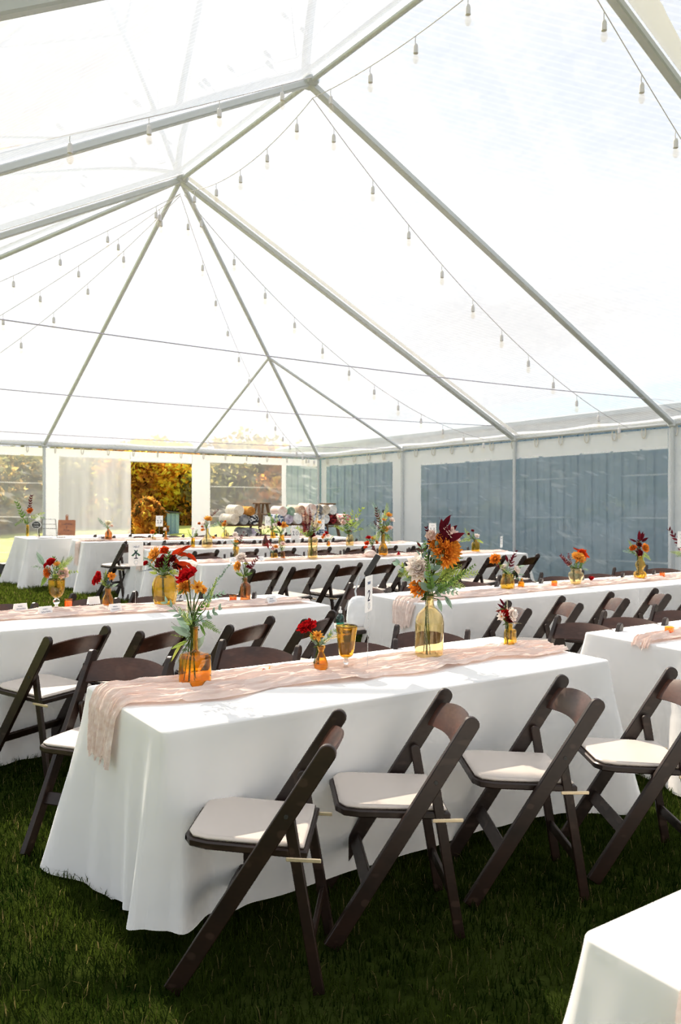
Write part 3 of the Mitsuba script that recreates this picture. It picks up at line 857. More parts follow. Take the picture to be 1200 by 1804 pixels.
def votive(x, y, label, r=.027, h=.062, z0=TH, group=None):
    t = thing('candle_cup', label, 'candle cup', group)
    M = at(x, y, 0, z0)
    add('cup', lathe([(.001, 0), (r * .94, .0), (r * .97, .004), (r, h), (r * .94, h), (r * .92, .006), (.001, .006)], 20), 'mat_amber_goblet', t, tw=M, smooth=40)
    add('candle', lathe([(.001, .008), (r * .84, .008), (r * .84, h * .72), (.001, h * .72)], 16), 'mat_wax', t, tw=M, smooth=40, label='yellow wax')


ink = mat('ink', {'type': 'diffuse', 'reflectance': rgb(.03, .03, .06)})
inkb = mat('ink_blue', {'type': 'diffuse', 'reflectance': rgb(.06, .1, .22)})
mat('card', {'type': 'principledthin', 'base_color': rgb(.9, .9, .9), 'roughness': .8, 'diff_trans': .3, 'spec_trans': 0.})


def letters(txt, h, bold=False, font_w=None):
    m = meshkit.text_mesh(txt, h, .0008, bold)
    b = m.bounds
    m.apply_translation([-(b[0, 0] + b[1, 0]) / 2, -(b[0, 1] + b[1, 1]) / 2, 0])
    return m


UPR = np.array([[1, 0, 0, 0], [0, 0, -1, 0], [0, 1, 0, 0], [0, 0, 0, 1.]])   # from the xy plane to an upright face looking along -y


def number_card(x, y, turn, hgt, w, h, num, label, z0=TH, word='TABLE', sprigs=False):
    """white card in a wire ring stand; hgt: height of the card's lower edge"""
    t = thing('table_number_card', label, 'table number')
    M = at(x, y, turn, z0)
    add('stand', cat_tubes([[(0, 0, .0), (0, 0, hgt + .012)], [(.02 * math.cos(a), .02 * math.sin(a), .001) for a in np.linspace(0, 2 * np.pi, 13)], [(.014 * math.sin(a), -.003, hgt + .026 - .014 * math.cos(a)) for a in np.linspace(0, 2 * np.pi, 17)]], .0012), 'mat_alu', t, tw=M, label='thin wire ring stand')
    add('card', rbox(w, .0015, h, .0004, (0, 0, hgt + h / 2)), 'mat_card', t, tw=M)
    cx = mv(letters(num, h * .3), np.array([[1, 0, 0, 0], [0, 0, -1, -.001], [0, 1, 0, hgt + h * .45], [0, 0, 0, 1.]]))
    add('lettering', cx, 'mat_ink', t, tw=M)
    if word: add('lettering', mv(letters(word, h * .075), np.array([[1, 0, 0, 0], [0, 0, -1, -.001], [0, 1, 0, hgt + h * .8], [0, 0, 0, 1.]])), 'mat_ink_blue', t, tw=M)
    if sprigs:
        g = np.random.default_rng(3)
        ms = []
        for sx in (-1, 1):
            for q in range(6):
                v, f, _ = petal(.022, .005, 0, 0, 3, 3)
                a = math.radians(90 + sx * (40 + 12 * q))
                R = np.array([[math.cos(a), -math.sin(a), 0], [math.sin(a), math.cos(a), 0], [0, 0, 1]])
                v = v @ R.T + [sx * .007 * q, .012 - .004 * q, 0]
                ms.append(trimesh.Trimesh(np.c_[v[:, 0], -.0015 + 0 * v[:, 0], v[:, 1] + hgt + h * .5], f, process=False))
        add('drawing', cat(ms), mat('ink_green', {'type': 'diffuse', 'reflectance': rgb(.05, .12, .08)}), t, tw=M)


def cat_tubes(paths, r, n=6): return cat([tube(p, r, n) for p in paths])


def place_card(x, y, turn, label, seed, z0=TH + .012, group='folded place cards on the left-hand table'):
    t = thing('place_card', label, 'place card', group)
    M = at(x, y, turn, z0)
    w, h, a = .088, .052, .018
    add('card', grid(np.array([[(-w / 2, -a, 0), (-w / 2, 0, h), (-w / 2, a, 0)], [(w / 2, -a, 0), (w / 2, 0, h), (w / 2, a, 0)]])), 'mat_card', t, tw=M)
    g = np.random.default_rng(seed)
    pts = []
    for row, (x0, x1) in enumerate([(-.02, .012), (-.032, .03)]):
        xx = np.linspace(x0, x1, 40)
        zz = h * (.66 - .3 * row) + .0035 * np.sin(xx * 900 + g.uniform(0, 6)) * g.uniform(.5, 1.2, 40)
        pts.append([(q, -a * (1 - z / h) - .001, z) for q, z in zip(xx, zz)])
    add('handwriting', cat_tubes(pts, .0007, 4), 'mat_ink_blue', t, tw=M)
    add('drawing', mv(rbox(.014, .0008, .005, .0003), T().translate([.0, -a * .93, .003])), 'mat_ink', t, tw=M)

# ---------------------------------------------------------------- the nearest table
Z1 = TH + .012
s = 426
vase(1.51, 3.18, [(20, 0), (22, 3), (23, 20), (22.5, 50), (20, 57), (8, 61), (4.6, 65), (4, 100), (4.8, 104)], s, 'mat_amber_deep', 'square amber glass bottle with a thin neck, nearest vase on the front table', Z1, square=5, rot=22)
arrange(1.51, 3.18, s, 'tall loose bunch with a dark red carnation in the square amber bottle', [
    ('carnation', -6, 188, 19, 'red', (-.5, .8, .3)), ('chrysanthemum', -14, 172, 13, 'gold', (-.3, .3, .8)), ('daisy', 10, 173, 12, 'gold', (.2, .2, .8)), ('daisy', 18, 168, 8, 'orange', (.6, .2, .6)),
    ('spike', 14, 140, 90, 'sage', 62), ('spike', 20, 130, 62, 'lime', 66), ('leaf_sprig', 18, 148, 38, 'sage', 20), ('spike', -10, 105, 55, 'cream', 97), ('spike', -2, 110, 42, 'cream', 80), ('spike', -16, 112, 40, 'cream', 115),
    ('eucalyptus', -2, 60, 60, 'sage', 118), ('eucalyptus', 4, 58, 52, 'sage', 95), ('leaf', -2, 88, 42, 'sage', 150), ('leaf', -4, 96, 36, 'sage', 135), ('leaf', 4, 60, 34, 'sage', 60), ('leaf', -8, 78, 34, 'lime', 200), ('leaf', -18, 75, 46, 'lime', 236), ('berry', -14, 84, 24, 'lime', 170), ('eucalyptus', -8, 74, 40, 'sage', 250), ('berry', -14, 62, 26, 'sage', 240),
    ('fern', 12, 112, 40, 'green', 330), ('leaf', -14, 168, 18, 'green', 215), ('leaf', 14, 106, 20, 'green', 300)], 104, 11, Z1, .1)
s = 389
vase(2.12, 3.16, [(10, 0), (12, 3), (12, 10), (9.5, 20), (6, 29), (4.6, 34), (7, 41), (7.6, 43)], s, 'mat_amber_deep', 'small ribbed amber bud vase beside the goblet on the front table', Z1, ribs=14, depth=.05)
arrange(2.12, 3.16, s, 'red carnation and small orange flower in the ribbed bud vase', [
    ('carnation', -17, 73, 16, 'red', (-.35, .85, .45)), ('daisy', 0, 61, 10, 'gold', (.1, .1, .9)), ('daisy', -8, 59, 7, 'orange', (-.5, .2, .6)), ('leaf', -8, 50, 18, 'lime', 110), ('leaf', 18, 50, 22, 'lime', 70), ('eucalyptus', 6, 44, 34, 'sage', 50), ('spike', 18, 52, 44, 'cream', 18), ('spike', 8, 46, 34, 'cream', 35)], 42, 12, Z1, .4)
s = 385
gob = thing('glass_goblet', 'amber glass goblet with clear foot beside the bud vase', 'goblet')
M = at(2.23, 3.12, 0, Z1)
add('bowl', vessel([(5, 22), (11, 25), (13.5, 32), (15.5, 48), (17.5, 64), (19.5, 77)], s, ribs=8, depth=.015, solid=True), 'mat_amber_goblet_solid', gob, tw=M, smooth=50)
add('foot', vessel([(13, 0), (12.5, 2), (5, 4), (3.2, 9), (5.2, 14), (3, 19), (6, 22.)], s), 'mat_glass_solid', gob, tw=M, smooth=50, label='clear glass foot')
number_card(2.33, 3.09, 36, .262, .115, .165, '2', 'white table card with a tall 2 on a wire stand, middle of front table', Z1)
s = 360
vase(2.73, 3.12, [(22, 0), (24.5, 4), (25.5, 30), (25.5, 62), (23, 76), (15, 86), (8.5, 93), (7, 99), (7, 108), (9, 111)], s, 'mat_honey', 'big pale amber glass bottle holding the largest bouquet on the front table', Z1, n=48)
arrange(2.73, 3.12, s, 'large bouquet of orange mums, white dahlia, burgundy leaves and fern', [
    ('chrysanthemum', 34, 186, 25, 'orange', (.35, .15, .9)), ('chrysanthemum', 22, 200, 17, 'orange', (-.2, .5, .7)), ('chrysanthemum', 46, 200, 15, 'gold', (.6, .5, .4)), ('chrysanthemum', -9, 125, 18, 'orange', (-.6, .2, .7)),
    ('dahlia', -10, 156, 23, 'white', (-.3, .4, .8)), ('dahlia', 44, 216, 16, 'blush', (.5, .6, .3)), ('rose', 10, 216, 10, 'blush', (-.4, .4, .7)), ('rose', 18, 138, 9, 'wine'), ('rose', 4, 148, 8, 'wine'),
    ('leaf', 28, 204, 42, 'burgundy', 68), ('leaf', 30, 216, 34, 'burgundy', 95), ('leaf', 30, 228, 32, 'burgundy', 60), ('leaf', 34, 208, 34, 'burgundy', 22), ('leaf', 34, 214, 28, 'burgundy', 42), ('leaf_sprig', 10, 200, 30, 'burgundy', 110), ('leaf_sprig', 20, 208, 24, 'burgundy', 70), ('leaf', -8, 196, 12, 'wine', 130),
    ('thistle', 14, 203, 6, 'blue'), ('thistle', 6, 186, 7, 'blue'), ('thistle', -6, 176, 5, 'blue'), ('thistle', 10, 128, 8, 'blue'),
    ('fern', 30, 140, 62, 'lime', 12), ('fern', 24, 142, 44, 'lime', 25), ('fern', 22, 138, 48, 'lime', -12), ('fern', -14, 152, 34, 'lime', 190), ('fern', -12, 146, 36, 'lime', 172), ('fern', 14, 130, 36, 'lime', 60), ('leaf_sprig', 20, 160, 30, 'green', 75),
    ('eucalyptus', 14, 112, 46, 'sage', 22), ('eucalyptus', 18, 122, 42, 'sage', -12), ('spike', 16, 126, 40, 'sage', 8), ('berry', 24, 112, 38, 'sage', 20), ('leaf', 22, 104, 22, 'sage', 285), ('leaf', 36, 108, 26, 'sage', 300), ('leaf', 10, 104, 26, 'cream', 100), ('eucalyptus', 10, 122, 26, 'green', 80), ('leaf_sprig', -2, 112, 24, 'sage', 200)], 110, 13, Z1, .1)
s = 329
vase(3.32, 3.14, [(9, 0), (9.6, 2), (9.6, 26), (8, 31), (4, 33), (3.6, 38), (4.4, 40)], s, 'mat_amber', 'small yellow amber bottle at the far right end of the front table', Z1, square=5, rot=20)
arrange(3.32, 3.14, s, 'small posy of wine red and white petals in the yellow bottle', [
    ('dahlia', 8, 55, 11, 'white', (.6, .2, .7)), ('daisy', -8, 52, 9, 'white', (-.7, .2, .5)), ('rose', 3, 47, 8, 'wine'), ('rose', -2, 58, 7, 'red'), ('leaf', -4, 66, 14, 'burgundy', 150), ('leaf', -4, 72, 16, 'burgundy', 130), ('leaf', -6, 62, 12, 'wine', 190), ('leaf', 4, 44, 13, 'wine', 60), ('spike', 0, 56, 26, 'cream', 80), ('spike', 8, 42, 18, 'cream', -10), ('spike', -2, 56, 20, 'cream', 150)], 40, 14, Z1)
pt = Bunch()
g = np.random.default_rng(5)
for q in range(4):
    v, f, t = petal(.02, .009, .4, .6)
    pt.put(v @ basis(np.array([g.normal() * .4, g.normal() * .4, 1]), g).T + [.008 * q, .004 * q, .002], f, shade('red' if q % 2 else 'gold', t, g))
m_, c_ = pt.done()
add('fallen_petals', m_, 'mat_petal', tw=at(1.87, 3.22, 0, Z1 + .012), smooth=True, color=c_, label='small heap of dried red petals lying on the front runner', cat='petals')

# ---------------------------------------------------------------- the left-hand table
s = 263
g2 = thing('footed_vase', 'amber glass footed vase with clear stem at the left of the photo', 'vase')
M = at(1.68, 5.62, 0, Z1)
add('bowl', vessel([(4, 20), (9, 23), (13, 31), (14, 42), (14, 52)], s, solid=True), 'mat_amber_goblet_solid', g2, tw=M, smooth=50)
add('foot', vessel([(9, 0), (8.5, 1.5), (3.5, 4), (2.8, 7), (5.8, 12), (5.5, 15), (2.8, 19), (5, 20.)], s), 'mat_glass_solid', g2, tw=M, smooth=50, label='clear glass foot')
arrange(1.68, 5.62, s, 'bouquet of red and orange flowers and fern in the footed vase', [
    ('rose', -7, 80, 8, 'red', (-.2, .6, .6)), ('chrysanthemum', -12, 63, 9, 'rust', (-.6, .1, .7)), ('rose', 13, 61, 10, 'blush', (.4, .2, .8)), ('daisy', 2, 76, 7, 'gold'), ('thistle', -17, 66, 4, 'blue'), ('rose', -15, 75, 5, 'red'),
    ('fern', 8, 66, 34, 'lime', 52), ('fern', 10, 72, 26, 'lime', 38), ('fern', 5, 66, 26, 'green', 70), ('leaf', -20, 76, 24, 'sage', 118), ('leaf_sprig', -16, 70, 26, 'sage', 175), ('leaf', -16, 58, 22, 'green', 250), ('eucalyptus', 16, 62, 22, 'lime', 10), ('eucalyptus', 4, 60, 20, 'lime', 300), ('leaf_sprig', 0, 62, 26, 'green', 95), ('berry', 20, 58, 14, 'lime', 250)], 52, 15, Z1, .5, lo=False)
votive(1.79, 5.72, 'amber candle cup right of the footed vase at left')
s = 258
vase(2.01, 5.57, [(8, 0), (9, 2), (9, 11), (6, 21), (4.5, 26), (5, 30), (5.8, 32)], s, 'mat_amber_deep', 'small dark amber bud vase with a red bloom, left-hand table', Z1, ribs=9, depth=.07, twist=3)
arrange(2.01, 5.57, s, 'red bloom and orange flower in the dark amber bud vase', [('carnation', -12, 50, 10, 'red', (-.7, .2, .6)), ('carnation', -20, 43, 6, 'red', (-.8, .1, .5)), ('daisy', 8, 52, 8, 'orange', (.4, .4, .6)), ('leaf_sprig', -2, 34, 22, 'green', 95), ('leaf', -2, 52, 14, 'lime', 100), ('thistle', 3, 42, 5, 'blue'), ('leaf', 8, 34, 14, 'sage', 30), ('leaf_sprig', 0, 34, 18, 'lime', 130)], 32, 16, Z1, .4, lo=False)
number_card(2.2, 5.56, 8, .27, .115, .165, '1', 'white table card with green leaf drawing, left of the round vase', Z1, sprigs=True)
s = 253
vase(2.38, 5.48, [(15, 0), (17, 2), (20, 12), (21.5, 28), (20.5, 40), (17, 48), (13.5, 51)], s, 'mat_amber', 'large round ribbed yellow vase with red leaves on the left-hand table', Z1, ribs=12, depth=.03, n=72)
arrange(2.38, 5.48, s, 'bouquet with big scarlet leaves in the round ribbed vase', [
    ('chrysanthemum', -15, 86, 13, 'gold', (-.6, .4, .6)), ('rose', 3, 94, 8, 'scarlet', (0, .5, .7)), ('rose', 0, 72, 13, 'wine', (-.1, .2, .9)), ('rose', 24, 66, 9, 'wine'), ('rose', 16, 80, 8, 'wine'), ('rose', -30, 72, 5, 'red'),
    ('leaf', 18, 88, 26, 'leafred', 40), ('leaf', 20, 90, 22, 'leafred', 15), ('leaf', 22, 90, 24, 'leafred', 350), ('leaf', 16, 84, 20, 'leafred', 320), ('leaf', 34, 92, 26, 'leafred', 335), ('leaf', 30, 96, 22, 'leafred', 30), ('leaf', 26, 74, 26, 'leafred', 350), ('leaf', 28, 72, 24, 'leafred', 325), ('leaf', 26, 68, 24, 'leafred', 310), ('leaf', 40, 74, 22, 'leafred', 318), ('leaf', 44, 90, 20, 'leafred', 318), ('leaf', 12, 92, 18, 'leafred', 140),
    ('leaf_sprig', -14, 62, 34, 'sage', 150), ('spike', -14, 76, 34, 'sage', 160), ('spike', -16, 62, 26, 'blue', 185), ('leaf', -6, 56, 17, 'sage', 10), ('leaf', -12, 54, 16, 'lime', 170), ('leaf_sprig', 6, 54, 26, 'green', 85), ('leaf_sprig', 10, 54, 28, 'lime', 20), ('leaf', 16, 54, 22, 'cream', 0), ('eucalyptus', -4, 60, 22, 'green', 110), ('leaf_sprig', -10, 54, 20, 'lime', 130)], 50, 17, Z1, .3, lo=False)
votive(2.86, 5.38, 'amber candle cup beside the brown bottle on the left-hand table')
s = 241
vase(2.96, 5.38, [(9, 0), (9.4, 2), (9.4, 26), (7.5, 31), (3.4, 34), (3.2, 40), (4, 41)], s, 'mat_brown', 'dark brown glass bottle on the left-hand table', Z1)
arrange(2.96, 5.38, s, 'white rose and yellow mum with round leaves in the brown bottle', [('rose', -4, 75, 9, 'white', (-.2, .6, .7)), ('chrysanthemum', -9, 61, 9, 'gold', (-.7, .2, .6)), ('daisy', 4, 64, 5, 'lime'), ('rose', 8, 58, 5, 'wine'), ('leaf', -2, 44, 13, 'green', 150), ('leaf', 2, 44, 14, 'green', 20), ('leaf', 0, 48, 12, 'green', 95), ('leaf_sprig', 8, 54, 26, 'burgundy', 55), ('leaf_sprig', 10, 58, 18, 'burgundy', 110)], 41, 18, Z1, .3, lo=False)
for i, (x, y, l) in enumerate([(1.45, 5.62, 'at the left edge of the photo'), (1.55, 5.42, 'below the footed amber vase'), (1.97, 5.74, 'turned away behind the bud vase'), (1.97, 5.33, 'in front of the dark bud vase'), (3.07, 5.2, 'at the right end of the table'), (2.56, 5.66, 'behind the round ribbed vase')]):
    place_card(x, y, 12 if i != 2 else 192, 'white folded name card ' + l, i, TH + .012)

# ---------------------------------------------------------------- the right-hand table
s = 206
vase(5.29, 5.02, [(8, 0), (10.5, 2), (12, 9), (11.5, 16), (9.5, 22), (9.5, 27)], s, 'mat_amber', 'bumpy round yellow vase on the right-hand table', Z1, ribs=14, depth=.04)
arrange(5.29, 5.02, s, 'orange mum, white blooms and burgundy sprig in the bumpy yellow vase', [('chrysanthemum', -17, 52, 10, 'orange', (-.4, .5, .6)), ('rose', -2, 38, 6, 'white'), ('rose', 18, 33, 8, 'white'), ('leaf_sprig', 8, 36, 32, 'burgundy', 72), ('leaf', 10, 48, 16, 'burgundy', 62), ('leaf', 6, 46, 16, 'burgundy', 110), ('leaf_sprig', -12, 44, 24, 'lime', 320), ('leaf', 22, 38, 12, 'sage', 20), ('leaf', 22, 26, 12, 'sage', 0), ('leaf', 14, 24, 15, 'sage', 240), ('leaf', 6, 22, 14, 'sage', 220), ('eucalyptus', 2, 28, 24, 'sage', 330), ('leaf_sprig', 4, 30, 18, 'burgundy', 150), ('berry', 14, 28, 18, 'green', 60)], 27, 19, Z1, .4, lo=False)
vase(5.47, 5.03, [(5, 0), (5.6, 2), (5.4, 10), (3, 14), (3, 17)], 203, 'mat_amber_deep', 'tiny orange glass bottle under the leaves on the right-hand table', Z1)
s = 194
vase(6.13, 4.98, [(7.5, 0), (8, 2), (11, 10), (13.5, 18), (12, 22), (9.2, 24), (10, 29)], s, 'mat_honey', 'pale honey glass ginger-jar vase on the right-hand table', Z1)
arrange(6.13, 4.98, s, 'gold mum and purple sprigs in the pale honey vase', [('chrysanthemum', 7, 47, 11, 'gold', (.1, .8, .5)), ('chrysanthemum', 12, 44, 7, 'orange'), ('leaf_sprig', -6, 32, 24, 'wine', 125), ('leaf_sprig', -8, 34, 20, 'wine', 105), ('leaf_sprig', -4, 34, 18, 'burgundy', 140), ('spike', -6, 30, 24, 'blush', 115), ('leaf_sprig', 2, 28, 18, 'green', 80), ('leaf_sprig', 8, 28, 20, 'green', 50), ('leaf', 4, 28, 12, 'green', 160), ('berry', 14, 34, 18, 'lime', 40), ('leaf', 16, 28, 12, 'sage', 350)], 29, 20, Z1, .2, lo=False)
arrange(6.62, 5.3, 185, 'bright red drooping bloom behind the right-hand table', [('rose', 2, 46, 10, 'scarlet', (.1, .3, .9)), ('leaf', 4, 48, 15, 'leafred', 330), ('leaf', 0, 52, 14, 'leafred', 150), ('leaf', 6, 44, 14, 'scarlet', 300), ('leaf', -2, 44, 14, 'scarlet', 250)], 20, 21, TH, .05, lo=False, fill=False)
pt = Bunch()
for q in range(7):
    v, f, t = petal(.035, .02, .4, .7)
    pt.put(v @ basis(np.array([g.normal() * .6, g.normal() * .6, 1]), g).T, f, shade('wine' if q % 3 else 'red', t, g))
m_, c_ = pt.done()
add('fallen_bloom', m_, 'mat_petal', tw=at(6.5, 5.1, 0, Z1 + .015), smooth=True, color=c_, label='dark red bloom lying loose on the right-hand runner', cat='flower')
votive(5.84, 4.98, 'amber candle cup left of the pale honey vase')
s = 179
vase(7.14, 5.02, [(5, 0), (7, 2), (10.5, 8), (9.5, 12), (5, 17), (6.5, 21), (8.5, 25), (7, 30), (3.6, 35), (3.4, 40)], s, 'mat_amber', 'twisted double-bulb yellow vase on the right-hand table', Z1, ribs=8, depth=.09, twist=5)
arrange(7.14, 5.02, s, 'dark burgundy leaves over an orange flower in the twisted vase', [('chrysanthemum', 13, 54, 8, 'orange', (.5, .3, .7)), ('rose', -8, 54, 6, 'rust'), ('rose', 2, 60, 5, 'wine'), ('rose', 1, 46, 7, 'wine'), ('leaf', 2, 68, 16, 'burgundy', 95), ('leaf', 4, 66, 18, 'burgundy', 55), ('leaf', 6, 66, 16, 'burgundy', 30), ('leaf', -2, 66, 14, 'burgundy', 165), ('leaf', 6, 70, 14, 'burgundy', 75), ('leaf_sprig', 2, 46, 24, 'burgundy', 88), ('fern', -6, 50, 20, 'lime', 120), ('fern', 8, 46, 22, 'lime', 330), ('fern', 6, 44, 20, 'lime', 290), ('fern', -6, 48, 18, 'sage', 180), ('leaf_sprig', -4, 44, 16, 'green', 150)], 40, 22, Z1, .2, lo=False)
votive(7.6, 5.08, 'amber candle cup beside the twisted vase')
number_card(7.95, 5.1, -8, .29, .12, .165, '7', 'white table card reading 7 at the right edge of the photo', Z1)
vase(8.2, 5.18, [(7, 0), (8, 3), (8, 20), (4, 25), (4, 29)], 164, 'mat_amber', 'yellow bottle cut by the right edge of the photo', Z1)
arrange(8.2, 5.18, 164, 'arching burgundy branch over pale blooms at the right edge', [('leaf_sprig', -4, 42, 40, 'burgundy', 118), ('leaf_sprig', -4, 36, 26, 'burgundy', 105), ('rose', -6, 38, 6, 'blush'), ('chrysanthemum', 3, 34, 9, 'gold'), ('fern', -6, 34, 20, 'lime', 170), ('fern', 0, 34, 18, 'green', 200), ('leaf_sprig', 2, 30, 18, 'green', 60)], 29, 23, Z1)
votive(4.42, 2.92, 'amber candle cup on the table at the right edge')

